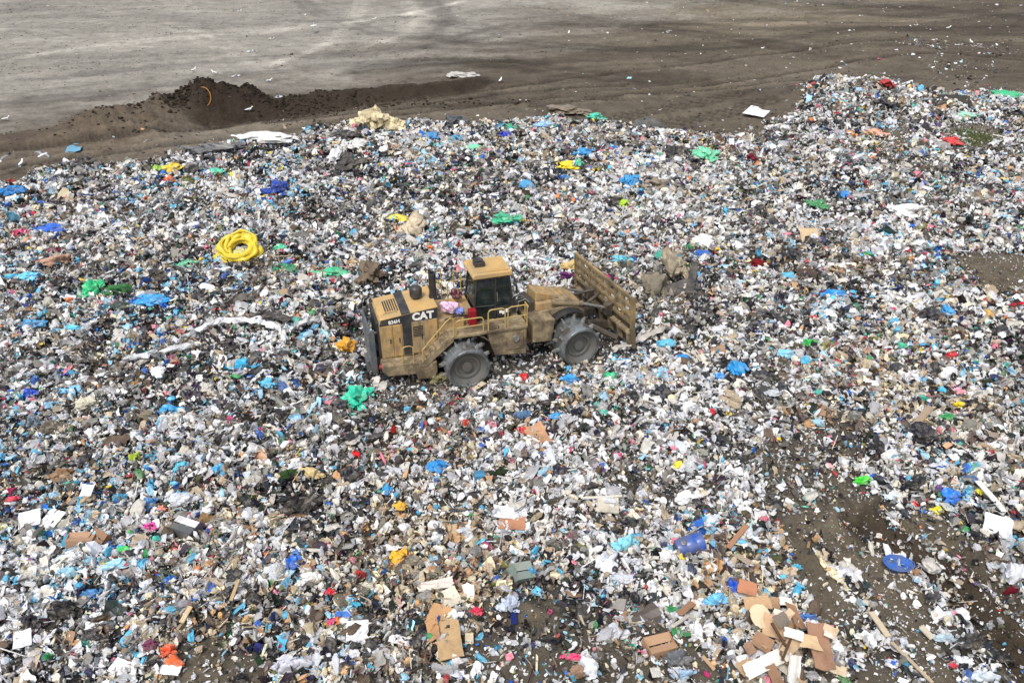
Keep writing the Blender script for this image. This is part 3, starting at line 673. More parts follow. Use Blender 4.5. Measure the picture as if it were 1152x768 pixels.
# cab
cab = MB().prism([(-1.62, 2.2), (-.2, 2.2), (-.05, 2.75), (-.2, 4.02), (-1.5, 4.02), (-1.62, 2.9)], -.64, .64).build('cab', M_GLASS, root, .03)
fr = MB()
prof = [(-1.62, 2.2), (-1.62, 2.9), (-1.5, 4.02), (-.2, 4.02), (-.05, 2.75), (-.2, 2.2)]
for y in (-.655, .655):
    for (a, b) in zip(prof[:-1], prof[1:]): fr.tube([(a[0], y, a[1]), (b[0], y, b[1])], .045, 6)
    fr.tube([(-.78, y, 2.2), (-.74, y, 4.02)], .04, 6); fr.tube([(-1.62, y, 2.85), (-.76, y, 2.8)], .03, 6)
for x, z in prof: fr.tube([(x, -.655, z), (x, .655, z)], .045, 6)
fr.build('cab_frame', M_BLK, cab, smooth=True)
MB().box((-.72, -.69, 2.26), (-.26, -.655, 2.75)).build('door_panel', M_BLK, cab, .01)
wm = MB(); wm.box((-.62, -.71, 2.44), (-.5, -.692, 2.56)); wm.box((-.5, -.71, 2.38), (-.36, -.692, 2.52)); wm.box((-.36, -.71, 2.44), (-.22, -.692, 2.6)); wm.build('door_mark', M_WHITE, cab)
MB().tube([(-.7, -.71, 3.0), (-.7, -.71, 3.4)], .015).build('door_handle', M_TOOTH, cab)
MB().box((-1.2, -.35, 2.25), (-.75, .2, 2.9)).box((-1.3, -.3, 2.9), (-1.15, .15, 3.5)).build('seat', M_BLK, cab)
rf = MB().prism([(-1.66, 4.06), (-.1, 4.06), (-.04, 4.14), (-.1, 4.26), (-1.6, 4.28), (-1.7, 4.18)], -.74, .74).build('cab_roof', M_YEL, root, .04)
MB().box((-1.45, -.6, 4.272), (-.2, -.53, 4.31)).box((-.9, -.42, 4.262), (-.3, .42, 4.292)).build('roof_rib', M_YEL, rf, .01)
MB().box((-1.42, -.12, 4.26), (-1.0, .3, 4.48)).prism([(-1.42, 4.48), (-1.05, 4.48), (-1.15, 4.56), (-1.35, 4.56)], -.08, .26).build('air_conditioner', M_BLK, rf, .04)
MB().cyl((-1.3, .45, 4.26), (-1.3, .45, 4.75), .07, .06).build('warning_beacon', M_BLK, rf)
MB().tube([(-.1, -.74, 3.95), (.05, -.9, 3.95), (.05, -.9, 3.65)], .015).box((.02, -.98, 3.35), (.06, -.82, 3.68)).build('mirror', M_BLK, rf)
for y in (-.6, .6): MB().cyl((-.1, y, 3.98), (.02, y, 3.98), .075, .09).build('work_light', M_TOOTH, rf)

# --- front frame
def fb(mb, name, m, parent=root, bevel=0, smooth=False): return mb.build(name, m, parent, bevel, smooth, FX)
fb(MB().prism([(.45, .75), (2.9, .75), (3.25, 1.1), (3.2, 1.75), (2.6, 2.1), (.45, 2.1)], -.72, .72), 'front_frame', M_MUD, bevel=.04)
fb(MB().prism([(.5, 1.15), (1.35, 1.0), (1.5, 2.0), (.5, 2.15)], -1.35, -.5), 'front_frame_cheek', M_MUD, bevel=.03)
fb(MB().prism([(1.0, 2.08), (2.45, 2.03), (2.4, 2.32), (1.02, 2.45)], -.6, .6).prism([(1.05, 2.44), (2.2, 2.33), (2.05, 2.52), (1.2, 2.86), (1.1, 2.86)], -.42, .42), 'front_housing', M_YEL2, bevel=.05)
fb(MB().prism([(2.3, 2.05), (3.15, 1.78), (3.1, 2.05), (2.4, 2.42)], -.55, .55), 'front_housing_nose', M_YEL2, bevel=.03)
fb(MB().prism([(.62, 2.1), (1.0, 2.1), (1.0, 2.55), (.75, 2.5)], -.5, .5), 'valve_block', M_DARK, bevel=.03)
for k in range(6):
    y = -.4+k*.15
    fb(MB().tube([(.2, y, 2.15), (.35, y+.03, 2.62+.05*(k % 3)), (.62, y-.02, 2.7), (.9, y+.02, 2.35)], .035), 'hydraulic_hose', M_GRILL if k % 2 else M_TOOTH, smooth=True)
for s in (-1, 1):
    a, b = sorted((s*.85, s*1.98)); pr = []
    for k in range(8):
        t = math.radians(138-k*14); pr.append((2.3+1.1*math.cos(t), .86+1.1*math.sin(t)))
    fb(MB().prism(pr+[(x, z+.04) for x, z in reversed(pr)], s*.72 if s > 0 else -1.15, 1.15 if s > 0 else -.72), 'fender', M_BLK)
    fb(MB().cyl((1.7, s*.62, 2.35), (3.1, s*.7, 2.0), .12), 'lift_cylinder', M_MUD, smooth=True)
    fb(MB().cyl((3.1, s*.7, 2.0), (4.2, s*.78, 1.55), .06), 'lift_rod', M_CHROME, smooth=True)
    fb(MB().prism([(2.9, .75), (3.4, .62), (4.4, .45), (4.45, .8), (3.5, 1.05), (3.0, 1.15)], s*.62-.12, s*.62+.12), 'push_arm', M_DARK, bevel=.03)
    fb(MB().tube([(3.3, s*.6, .95), (4.25, s*1.75, .55)], .13, 8), 'brace', M_DARK, smooth=True)
    fb(MB().prism([(4.1, 1.3), (4.45, 1.1), (4.5, 1.8), (4.15, 1.7)], s*.78-.15, s*.78+.15), 'cylinder_bracket', M_DARK, bevel=.02)
fb(MB().tube([(3.2, -.55, 1.75), (4.2, -.2, 1.95), (4.2, .2, 1.95), (3.2, .55, 1.75)], .07), 'tilt_link', M_DARK, smooth=True)
# blade: solid lower mouldboard, open lattice above
BW = 2.36; bz = .36
def bx_(z): return 4.55+.26*((1.0-z)/1.0)**2 if z < 1.0 else 4.55-.06*(z-1.0)
zs = [bz+k*.124 for k in range(10)]
lowp = [(bx_(z), z) for z in zs]+[(bx_(z)+.07, z) for z in reversed(zs)]
blade = fb(MB().prism(lowp, -BW, BW), 'blade', M_DARK, bevel=.01)
ztop = 2.68; z0 = 1.5; lt = MB()
rows = [z0, 1.88, 2.28, ztop]; barh = .15
for z in rows: lt.box((bx_(z)-.07, -BW, z-barh/2), (bx_(z)+.05, BW, z+barh/2))
nb = 8
for k in range(nb+1):
    y = -BW+.09+k*(2*BW-.18)/nb; wd = .095 if 0 < k < nb else .1
    for a, b in zip(rows[:-1], rows[1:]): lt.box((bx_(a)-.055, y-wd, a+barh/2-.004), (bx_(a)+.03, y+wd, b-barh/2+.004))
lat = fb(lt, 'trash_rack', M_RACK, blade, .012)
pl = MB()
for a, b in zip(rows[:-1], rows[1:]):
    for k in range(nb):
        if (k*7+int(a*10)) % 2 == 0: continue
        y = -BW+.09+(k+.5)*(2*BW-.18)/nb; pl.box((bx_(a)+.0, y-.2, a+.05), (bx_(a)+.02, y+.2, b-.06-random.random()*.12))
tag(fb(pl, 'packed_dirt', simple('packed_dirt', lin((188, 182, 168)), .9, .3, 6, dirt=lin((90, 80, 66)), dk=.5), blade), kind=None)
rb = MB()
for k in range(7):
    y = -BW+.1+k*(2*BW-.2)/6; rb.prism([(bx_(.25)-.01, .25), (bx_(.6)-.2, .55), (4.32, 1.1), (4.48, 1.22), (bx_(1.1)-.0, 1.1), (bx_(.6), .6)], y-.04, y+.04)
rb.box((4.34, -BW, 1.02), (4.56, BW, 1.12)); fb(rb, 'blade_rib', M_MUD, blade)
fb(MB().box((bx_(bz)-.02, -BW-.01, bz-.14), (bx_(bz)+.12, BW+.01, bz+.1)), 'cutting_edge', M_STEEL, blade, .01)
for s in (-1, 1): fb(MB().prism([(bx_(bz)-.05, bz-.1), (bx_(bz)+.14, bz-.1), (bx_(bz)+.06, .7), (4.66, 1.2), (4.61, ztop+.05), (4.4, ztop+.05), (4.42, 1.2), (4.5, .7)], s*(BW+.03)-.02, s*(BW+.03)+.02), 'end_plate', M_RACK, blade, .008)
# drums with teeth
tooth_me = None
def drum(cx, s, X, rot0):
    global tooth_me
    yo, yi = s*2.14, s*.72; R0 = .86; cz = .96 if cx < 0 else .84
    d = MB().lathe([(0, .3), (0, R0-.02), (.03, R0), (abs(yo-yi)-.03, R0), (abs(yo-yi), R0-.02), (abs(yo-yi), R0-.1), (abs(yo-yi)-.12, R0-.13)], (cx, yi, cz), (0, s, 0), 48)
    o = d.build('drum', M_STEEL, root, 0, True, X)
    w_ = abs(yo-yi)
    MB().lathe([(w_-.06, R0-.1), (w_-.2, .6), (w_-.24, .54), (w_-.2, .5), (w_-.2, .42), (w_-.3, .4), (w_-.3, .22), (w_-.2, .2), (w_-.19, 0)], (cx, yi, cz), (0, s, 0), 48).build('wheel_face', M_RIM, o, 0, True, X)
    MB().cyl((cx, s*.5, cz), (cx, s*.9, cz), .42, n=24).build('axle_hub', M_DARK, o, 0, True, X)
    if tooth_me is None:
        t = MB(); a, b = .07, .06; c, e = .035, .022
        t.add([(-a, -b, -.02), (a, -b, -.02), (a, b, -.02), (-a, b, -.02), (-c, -e, .18), (c, -e, .18), (c, e, .18), (-c, e, .18)], [(0, 3, 2, 1), (4, 5, 6, 7), (0, 1, 5, 4), (1, 2, 6, 5), (2, 3, 7, 6), (3, 0, 4, 7)])
        tmp = t.build('tooth', M_TOOTH, o); tooth_me = tmp.data; bpy.data.objects.remove(tmp)
    for r in range(4):
        y = yi+s*(.12+r*(w_-.42)/3)
        for k in range(11):
            a = 2*PI*(k+(.5 if r % 2 else 0))/11+rot0
            q = bpy.data.objects.new('tooth', tooth_me); COL.objects.link(q); q.parent = o
            L = Matrix.Translation((cx+math.sin(a)*R0, y, cz+math.cos(a)*R0)) @ Matrix.Rotation(a, 4, 'Y') @ Matrix.Rotation(PI/2, 4, 'Z')
            q.matrix_local = X @ L
    return o
for s in (-1, 1): drum(-2.3, s, I4, .2); drum(2.3, s, FX, .45)

# ------------------------------------------------------------------ single things lying on the waste
MATS = {}
def pm(key, kind='bag'):
    k = (key, kind)
    if k not in MATS:
        c = PAL[key] if key in PAL else lin(key)
        nm = kind+'_'+(key if isinstance(key, str) else 'tone_%d_%d_%d' % key)
        if kind == 'bag': MATS[k] = simple(nm, c, .38, .14, 7, spec=.45, dirt=tuple(lin((150, 140, 124))*.55+c*.45), dk=.3, bmp=.5, bsc=14)
        elif kind == 'card':
            c = (c*.78+c.mean()*.22)*.92; MATS[k] = simple(nm, c, .85, .14, 3, spec=.2, dirt=tuple(c*.6), dk=.25, bmp=.3, bsc=10)
        elif kind == 'hard': MATS[k] = simple(nm, c, .32, .1, 4, dirt=tuple(lin((120, 112, 100))*.6+c*.4), dk=.5, bmp=.1)
        else: MATS[k] = simple(nm, c, .9, .25, 5, spec=.15, dirt=tuple(c*.5), dk=.4, bmp=.6, bsc=12)
    return MATS[k]
seedc = [1000]
def nseed(): seedc[0] += 1; return seedc[0]
def spot(px, py, lift=.15):
    """ground point seen at this spot of the photo, allowing for the height of the waste"""
    z = 0
    for _ in range(5):
        x, y = G(px, py, z+lift); z = H1(float(x), float(y))
    return float(x), float(y), z, scale_at(float(y)*1.0, 0) if False else FPX/(float(y)*CP+(CAM_H-z)*SP)
def sox(y): return math.atan2(CAM_H, y)
def bag(name, px, py, wpx, hpx, col, label, cat='bag', kind='bag', sub=3, amp=.55, k0=2.4, rot=None, flat=None, lift=.12, group=None, smooth=True):
    x, y, z, sc = spot(px, py, lift+.1); W = wpx/sc/2; Hh = hpx/sc/2; a = math.sin(sox(y)); b = math.cos(sox(y))
    hz = min(Hh/max(b, .2)*.8, W*.95) if flat is None else flat; hy = max(Hh*.62/a if flat is None else (Hh-hz*b*.5)/a, W*.35)
    v, f = crumple(sub, nseed(), amp, k0, 1.0, lobes=.6); v = v/np.abs(v).max(0); rr = np.random.default_rng(nseed())
    if col != (212, 150, 30):
        VV = [v*np.array([.72, .8, .85])]; FF = [f]; nb_ = len(v)
        for k in range(4 if W > .25 else 3):
            a_ = rr.uniform(0, 6.28); q, g = crumple(2, nseed(), .6, 2.4, 1.0, lobes=.5); q = q/np.abs(q).max()*rr.uniform(.28, .5)+np.array([math.cos(a_)*.62, math.sin(a_)*.55, rr.uniform(-.35, .25)])
            VV.append(q); FF.append(g+nb_); nb_ += len(q)
        if kind == 'bag':
            for k in range(5):
                a_ = rr.uniform(0, 6.28); q, g = film(4, nseed(), .6); an = rr.uniform(0, 6.28); q = q*np.array([.42, .3, .4])*rr.uniform(.6, 1.2)
                q = np.stack([q[:, 0]*math.cos(an)-q[:, 1]*math.sin(an), q[:, 0]*math.sin(an)+q[:, 1]*math.cos(an), q[:, 2]], 1)+np.array([math.cos(a_)*.75, math.sin(a_)*.7, rr.uniform(-.3, .3)])
                VV.append(q); FF.append(g+nb_); nb_ += len(q)
        v = np.concatenate(VV); f = np.concatenate(FF)
    r = random.uniform(-.25, .25) if rot is None else rot
    v = v*np.array([W, hy, hz]); c, s_ = math.cos(r), math.sin(r); v = np.stack([v[:, 0]*c-v[:, 1]*s_, v[:, 0]*s_+v[:, 1]*c, v[:, 2]], 1)
    me = npmesh(name, v, f, None, smooth)
    if smooth: me.set_sharp_from_angle(angle=math.radians(38))
    o = link(name, me, pm(col, kind)); o.location = (x, y, z+hz*.3+lift*.8)
    return tag(o, label, cat, group)
def sheet(name, px, py, wpx, hpx, col, label, cat='sheet', rot=0, tilt=(0, 0), n=6, amp=.06, th=.012, kind='card', lift=.22, jag=.05, shape=None, group=None):
    """stiff or soft sheet of real thickness: grid with folds, thickened"""
    x, y, z, sc = spot(px, py, lift); W = wpx/sc/2; D = hpx/sc/2/math.sin(sox(y)); r = np.random.default_rng(nseed())
    g = np.linspace(-1, 1, n+1); X, Y = np.meshgrid(g, g); X = X.ravel(); Y = Y.ravel(); p = np.stack([X, Y, X*0], 1)
    zz = amp*(ridge(p, r, 1.8, 4)-.5)*2*max(W, D)+amp*.6*r.normal()*X*Y*W
    X = X+r.uniform(-jag, jag, len(X)); Y = Y+r.uniform(-jag, jag, len(X))
    if shape == 'round': rr = np.maximum(np.abs(X), np.abs(Y))/np.maximum(np.hypot(X, Y), 1e-6); X, Y = X*rr, Y*rr
    if shape == 'wedge': X = X*(1-.45*(Y+1)/2)
    fold = r.uniform(-.5, .5); zz = zz+np.maximum(0, (X*math.cos(fold*6)+Y*math.sin(fold*6)-fold))*W*r.uniform(-.12, .22); v = np.stack([X*W, Y*D, zz], 1); nn = len(v); v2 = v.copy(); v2[:, 2] += th
    i = np.arange(n*n); a = (i//n)*(n+1)+i % n; q = [(int(k), int(k)+n+1, int(k)+n+2, int(k)+1) for k in a]; F = q+[tuple(nn+t for t in reversed(f)) for f in q]
    rim = [k for k in range(n)]+[k*(n+1)+n for k in range(n)]+[n*(n+1)+n-k for k in range(n)]+[(n-k)*(n+1) for k in range(n)]
    for k in range(len(rim)): A, B = rim[k], rim[(k+1) % len(rim)]; F.append((A, B, B+nn, A+nn))
    me = bpy.data.meshes.new(name); me.from_pydata(np.concatenate([v, v2]).tolist(), [], F); me.update()
    o = link(name, me, pm(col, kind)); o.rotation_euler = (tilt[0], tilt[1], rot); o.location = (x, y, z+lift)
    return tag(o, label, cat, group)
def ribbon(name, pts, wpx, col, label, cat='film', kind='bag', lift=.34, wob=.14):
    """long crumpled strip following spots on the waste"""
    r = np.random.default_rng(nseed()); P3 = []
    for a, b in zip(pts[:-1], pts[1:]):
        for t in np.linspace(0, 1, 7)[:-1]:
            x, y, z, sc = spot(a[0]+(b[0]-a[0])*t, a[1]+(b[1]-a[1])*t, lift); P3.append((x, y, z+lift, sc))
    m = 6; V = []; n = len(P3)
    for i, (x, y, z, sc) in enumerate(P3):
        w_ = wpx/sc*(.7+.45*math.sin(PI*(i+.5)/n))*r.uniform(.75, 1.2)
        for k in range(m):
            t = (k/(m-1)-.5)
            V.append((x+r.normal()*.05, y+t*w_*1.6+r.normal()*.05, z+abs(math.sin(k*2.1+i*.9))*wob+r.normal()*.03))
    nn = len(V); V2 = [(a, b, c-.02) for a, b, c in V]
    F = [(i*m+k, (i+1)*m+k, (i+1)*m+k+1, i*m+k+1) for i in range(n-1) for k in range(m-1)]
    F2 = [tuple(nn+t for t in reversed(f)) for f in F]
    me = bpy.data.meshes.new(name); me.from_pydata(V+V2, [], F+F2); me.update()
    return tag(link(name, me, pm(col, kind)), label, cat)
def plank(name, p0, p1, wpx, col, label, cat='plank', kind='card', lift=.3, th=.04):
    a = spot(p0[0], p0[1], lift); b = spot(p1[0], p1[1], lift); A = Vector((a[0], a[1], a[2]+lift)); B = Vector((b[0], b[1], b[2]+lift*.8)); d = B-A; L = d.length; w_ = wpx/a[3]
    mb = MB().box((-L/2, -w_/2, -th/2), (L/2, w_/2, th/2)); o = mb.build(name, pm(col, kind), None, .004)
    o.location = (A+B)/2; o.rotation_euler = d.to_track_quat('X', 'Z').to_euler(); return tag(o, label, cat)

# the large yellow bundle: a coil of plastic with pale rubbish in its middle
x, y, z, sc = spot(271, 284, .3); R1 = 14/sc; yb = empty('yellow_bundle', (x, y, z))
tag(yb, 'large round coil of bright yellow plastic with pale waste inside, left of the compactor', 'plastic coil')
r = np.random.default_rng(5); YF = simple('yellow_film', lin((214, 190, 56)), .35, .14, 4, bmp=.5, bsc=10)
for q_ in range(18):
    nu, nv = 48, 7; V = []; rs = R1*r.uniform(.92, 1.2); ox, oy, oz = r.normal(size=3)*np.array([.12, .1, .12]); tr = r.uniform(.03, .1); p1, p2, p3 = r.uniform(0, 6.28, 3); tx, ty = r.normal(size=2)*.12
    for i in range(nu):
        u = 2*PI*i/nu; ra = rs*(1+.05*math.sin(3*u+p1)+.035*math.sin(7*u+p2)); w_ = tr*(1+.35*math.sin(5*u+p3))
        for j in range(nv):
            v = 2*PI*j/nv; V.append(((ra+w_*math.cos(v)*1.3)*math.cos(u)*1.12+ox, (ra+w_*math.cos(v))*math.sin(u)*1.08+oy, .42+oz+w_*1.3*math.sin(v)+.3*math.sin(u)+.1+tx*math.cos(u)+ty*math.sin(u)))
    F = [(i*nv+j, ((i+1) % nu)*nv+j, ((i+1) % nu)*nv+(j+1) % nv, i*nv+(j+1) % nv) for i in range(nu) for j in range(nv)]
    link('plastic_strand', npmesh('plastic_strand', V, F, None, q_ % 2 == 0), YF, yb)
v, f = crumple(3, 77, .7, 4, .6); v = v*np.array([R1*.82, R1*.82, .42])+np.array([0, 0, .22])
link('packed_waste', npmesh('packed_waste', v, f), pm((206, 200, 130), 'cloth'), yb)
v, f = crumple(3, 78, .5, 3, .6); v = v*np.array([.5, .35, .35])+np.array([-R1*1.45, -.2, .2]); link('loose_end', npmesh('loose_end', v, f), MATS.get('x') or bpy.data.materials['yellow_film'], yb)

B = [ # name, px, py, w, h, colour, label, extra
 ('plastic_bag', 176, 191, 22, 12, (150, 196, 70), 'yellow green bag at the far edge of the waste, beside a bright yellow one'),
 ('plastic_bag', 194, 189, 20, 14, 'yellow', 'bright yellow bag at the far left edge of the waste'),
 ('plastic_bag', 265, 195, 18, 6, (214, 206, 50), 'thin flat yellow bag behind the yellow coil near the soil'),
 ('plastic_bag', 636, 187, 22, 13, (244, 212, 30), 'bright yellow bag in the far middle of the waste, touching a green one'),
 ('plastic_bag', 650, 184, 12, 11, (96, 200, 160), 'small mint green bag right against the bright yellow bag'),
 ('plastic_bag', 446, 244, 26, 9, (232, 214, 70), 'flat yellow bag lying on the tan sack behind the compactor'),
 ('sack', 467, 254, 40, 32, (206, 190, 164), 'big tan sack with a yellow bag on it, behind the compactor'),
 ('plastic_bag', 106, 325, 24, 26, (40, 186, 120), 'bright emerald bag at the left, joined to dark green netting'),
 ('netting', 134, 326, 34, 16, (64, 116, 70), 'dark green netting heaped beside the emerald bag'),
 ('plastic_bag', 209, 296, 30, 11, (92, 180, 140), 'pale green bag stretched out left of the yellow coil'),
 ('plastic_bag', 322, 303, 30, 16, (38, 126, 92), 'dark green bag just right of the yellow coil'),
 ('plastic_bag', 316, 277, 14, 8, (60, 196, 150), 'small mint bag above the dark green bag, right of the yellow coil'),
 ('plastic_bag', 372, 305, 34, 12, (60, 180, 130), 'green bags in a row behind the compactor engine'),
 ('plastic_bag', 402, 446, 28, 30, (46, 192, 156), 'large bright turquoise bag in front of the compactor rear bumper'),
 ('rubbish_bag', 387, 454, 20, 14, (40, 44, 52), 'dark bag leaning against the large turquoise bag'),
 ('plastic_ball', 389, 388, 21, 20, (212, 150, 30), 'round amber plastic bag behind the radiator guard of the compactor'),
 ('plastic_bag', 170, 336, 34, 15, (44, 152, 216), 'sky blue bags spread out right of the dark green netting'),
 ('plastic_bag', 152, 340, 12, 14, (26, 84, 170), 'deep blue bag beside the spread sky blue bags'),
 ('plastic_bag', 273, 411, 32, 17, (50, 172, 218), 'large cyan bag below the long white film strip'),
 ('plastic_bag', 300, 430, 15, 12, (80, 176, 206), 'small cyan bag to the right of the large cyan one'),
 ('plastic_bag', 190, 460, 28, 13, (60, 160, 214), 'cyan bags near a grey sack in the left middle of the waste'),
 ('plastic_bag', 80, 438, 26, 12, (110, 176, 216), 'pale blue bag far left, below the emerald bag'),
 ('plastic_bag', 60, 257, 38, 14, (30, 96, 200), 'long deep blue bag in the upper left of the waste'),
 ('plastic_bag', 311, 213, 24, 20, (26, 66, 160), 'crumpled royal blue bag in the far left middle of the waste'),
 ('plastic_bag', 14, 214, 26, 14, (24, 122, 190), 'blue bag at the far left edge by the brown soil'),
 ('plastic_bag', 22, 262, 20, 12, (204, 62, 110), 'crimson pink bag at the left rim of the picture'),
 ('cloth_heap', 64, 293, 36, 18, (188, 150, 128), 'pinkish tan cloth at the left, above the emerald bag'),
 ('plastic_bag', 32, 361, 30, 12, (70, 150, 200), 'blue bag at the left rim below the pinkish cloth'),
 ('plastic_bag', 86, 368, 34, 10, (90, 190, 220), 'flat aqua bag under the emerald bag'),
 ('plastic_bag', 34, 310, 24, 10, (110, 196, 226), 'light aqua bag left of the emerald bag'),
 ('plastic_bag', 400, 164, 26, 14, (206, 206, 204), 'pale bag at the foot of the cream foam heap'),
 ('rubbish_bag', 396, 184, 36, 20, (52, 50, 48), 'wide black bag in front of the cream foam heap'),
 ('rubbish_bag', 384, 152, 34, 10, (42, 44, 48), 'long flat black bag left of the cream foam heap'),
 ('white_bag', 377, 177, 12, 20, 'white', 'upright white bag left of the wide black bag'),
 ('tarpaulin', 302, 156, 66, 14, (218, 218, 216), 'long white tarpaulin along the far edge left of the foam heap'),
 ('tarpaulin', 243, 167, 58, 18, (92, 94, 98), 'dark grey tarpaulin along the far left edge of the waste'),
 ('rubbish_bag', 512, 137, 26, 14, (60, 64, 70), 'dark grey bag at the edge right of the foam heap'),
 ('plastic_bag', 531, 166, 50, 11, (118, 206, 170), 'long mint green film lying in the far middle of the waste'),
 ('plastic_bag', 575, 137, 14, 8, (60, 170, 130), 'small green bag on the far edge above the mint film'),
 ('plastic_bag', 486, 153, 16, 10, (60, 140, 200), 'blue bag right of the foam heap'),
 ('plastic_bag', 612, 140, 18, 9, (140, 190, 226), 'light blue bag on the far middle edge'),
 ('plastic_bag', 569, 151, 16, 7, (40, 60, 190), 'cobalt blue bag in the far middle above the mint film'),
 ('plastic_bag', 566, 247, 34, 14, (56, 176, 132), 'wide green bag behind the compactor cab'),
 ('plastic_bag', 670, 131, 20, 10, (70, 190, 160), 'teal bag sticking up at the far edge behind the blade'),
 ('tarpaulin', 638, 124, 40, 12, (120, 108, 92), 'grey brown tarpaulin mound at the far edge behind the cab'),
 ('mattress_roll', 727, 142, 42, 17, (104, 104, 102), 'dark grey roll bulging over the far edge of the waste'),
 ('plastic_bag', 709, 202, 22, 17, (54, 148, 204), 'sky blue bag in the far middle, right of the bright yellow bag'),
 ('plastic_bag', 656, 172, 24, 12, (40, 140, 200), 'blue bag above the bright yellow bag'),
 ('plastic_bag', 590, 208, 18, 14, (70, 160, 214), 'blue and white bag behind the compactor cab'),
 ('plastic_bag', 636, 199, 20, 8, (30, 110, 190), 'blue bag just below the bright yellow bag'),
 ('sack', 738, 208, 30, 18, (150, 138, 122), 'taupe sack right of the sky blue bag in the far middle'),
 ('plastic_bag', 702, 228, 12, 9, (170, 206, 50), 'lime green bag right behind the blade'),
 ('rubbish_bag', 688, 228, 16, 10, (36, 36, 42), 'black bag next to the lime green bag'),
 ('rubbish_bag', 760, 172, 24, 16, (40, 38, 40), 'black bag in the far right middle near the tyre tracks'),
 ('plastic_bag', 794, 173, 26, 17, (110, 200, 160), 'mint bag close to the white panel on the soil'),
 ('plastic_bag', 1131, 107, 30, 10, (50, 176, 124), 'bright green bag at the upper right corner of the waste'),
 ('plastic_bag', 959, 152, 13, 12, (224, 140, 80), 'orange bag in the upper right heap'),
 ('plastic_bag', 985, 149, 22, 9, (230, 160, 130), 'salmon bag right of the orange bag in the upper right'),
 ('plastic_bag', 997, 97, 15, 11, (170, 40, 44), 'red bag on top of the upper right heap'),
 ('rubbish_bag', 997, 109, 18, 9, (40, 40, 46), 'dark bag under the red bag on the upper right heap'),
 ('plastic_bag', 1070, 160, 20, 11, (200, 60, 60), 'red orange bag beside the grass tuft in the upper right'),
 ('plastic_bag', 1090, 130, 22, 9, (150, 200, 180), 'pale green bag below the dark panels in the upper right'),
 ('plastic_bag', 920, 229, 22, 14, (70, 140, 90), 'green bag in the right upper middle of the waste'),
 ('plastic_bag', 951, 218, 16, 10, (50, 130, 200), 'blue bag just right of the green bag in the right upper middle'),
 ('plastic_bag', 1032, 202, 16, 8, (30, 80, 180), 'deep blue bag in the upper right middle'),
 ('film_sheet', 1022, 237, 44, 18, (226, 226, 224), 'long white film bundle in the upper right, above the bare patch'),
 ('rubbish_bag', 892, 287, 19, 17, (32, 34, 42), 'black bag right of the blade, near a tan panel'),
 ('cloth_heap', 854, 295, 21, 11, (120, 30, 34), 'dark red cloth right of the blade'),
 ('rubbish_bag', 880, 334, 18, 15, (30, 32, 50), 'blue black bag right of the blade, below a brown board'),
 ('plastic_bag', 942, 331, 38, 13, (44, 148, 214), 'long sky blue bag to the right of the blade'),
 ('plastic_bag', 960, 343, 18, 10, (40, 110, 90), 'dark green bag touching the long sky blue bag'),
 ('plastic_bag', 886, 308, 20, 10, (90, 180, 220), 'aqua bag beside the brown board right of the blade'),
 ('plastic_bag', 913, 385, 18, 11, (40, 170, 70), 'vivid green bag in the right middle of the waste'),
 ('plastic_bag', 829, 413, 20, 20, (44, 150, 214), 'bright cyan bag in the right middle, below the blade end'),
 ('plastic_bag', 811, 421, 16, 9, (70, 150, 220), 'small blue bag left of the bright cyan bag'),
 ('plastic_bag', 884, 396, 20, 12, (130, 196, 220), 'pale aqua bag between the bright cyan bag and the vivid green bag'),
 ('plastic_bag', 768, 402, 16, 12, (40, 140, 210), 'blue bag just below the blade end'),
 ('plastic_bag', 748, 386, 22, 12, (90, 184, 214), 'aqua bag right beside the blade corner'),
 ('plastic_bag', 1028, 336, 22, 13, 'white', 'clean white bag in the right middle of the waste'),
 ('plastic_bag', 1066, 346, 18, 14, (70, 160, 220), 'light blue bag right of the clean white bag'),
 ('rubbish_bag', 1050, 352, 30, 14, (50, 50, 56), 'black bag between the white and light blue bags at the right'),
 ('cloth_heap', 1146, 343, 16, 10, (180, 30, 50), 'red cloth at the right rim by the bare patch'),
 ('plastic_bag', 1110, 353, 14, 14, (200, 160, 90), 'tan yellow bag right of the light blue bag'),
 ('rubbish_bag', 1010, 411, 26, 13, (56, 58, 62), 'shiny dark grey bag in the right middle'),
 ('plastic_bag', 1016, 388, 12, 8, (60, 170, 140), 'teal bag above the shiny dark grey bag'),
 ('plastic_bag', 1078, 438, 16, 9, (226, 150, 170), 'pink bag in the right middle'),
 ('plastic_bag', 1081, 454, 14, 9, (230, 200, 50), 'small yellow bag at the right, by a row of black bags'),
 ('plastic_bag', 1067, 467, 16, 10, (60, 150, 90), 'small green bag among black bags at the right'),
 ('rubbish_bag', 1096, 456, 26, 18, (34, 34, 38), 'black bag right of the small yellow bag'),
 ('rubbish_bag', 1036, 490, 44, 24, (36, 36, 44), 'heap of dark bags at the right above the vivid blue bag'),
 ('plastic_bag', 1066, 557, 22, 20, (28, 118, 214), 'vivid blue bag at the lower right of the waste'),
 ('rubbish_bag', 1032, 543, 26, 22, (38, 42, 46), 'round black bag left of the vivid blue bag'),
 ('plastic_bag', 1055, 571, 12, 11, (226, 216, 60), 'small lemon bag below the vivid blue bag'),
 ('plastic_bag', 1105, 551, 12, 10, (220, 214, 70), 'small lemon bag by the white plank'),
 ('plastic_bag', 972, 538, 17, 11, (70, 200, 60), 'neon green bag in the right lower middle'),
 ('plastic_bag', 1006, 556, 17, 12, (206, 222, 232), 'pale ice blue bag between the neon green and the vivid blue bags'),
 ('plastic_bag', 897, 636, 13, 8, (70, 170, 200), 'small aqua bag on the bare soil at the lower right'),
 ('plastic_bag', 1138, 650, 26, 26, (206, 208, 214), 'large white bag at the lower right rim with dark red cloth below it'),
 ('cloth_heap', 1138, 663, 20, 9, (110, 24, 40), 'dark red cloth under the large white bag at the right rim'),
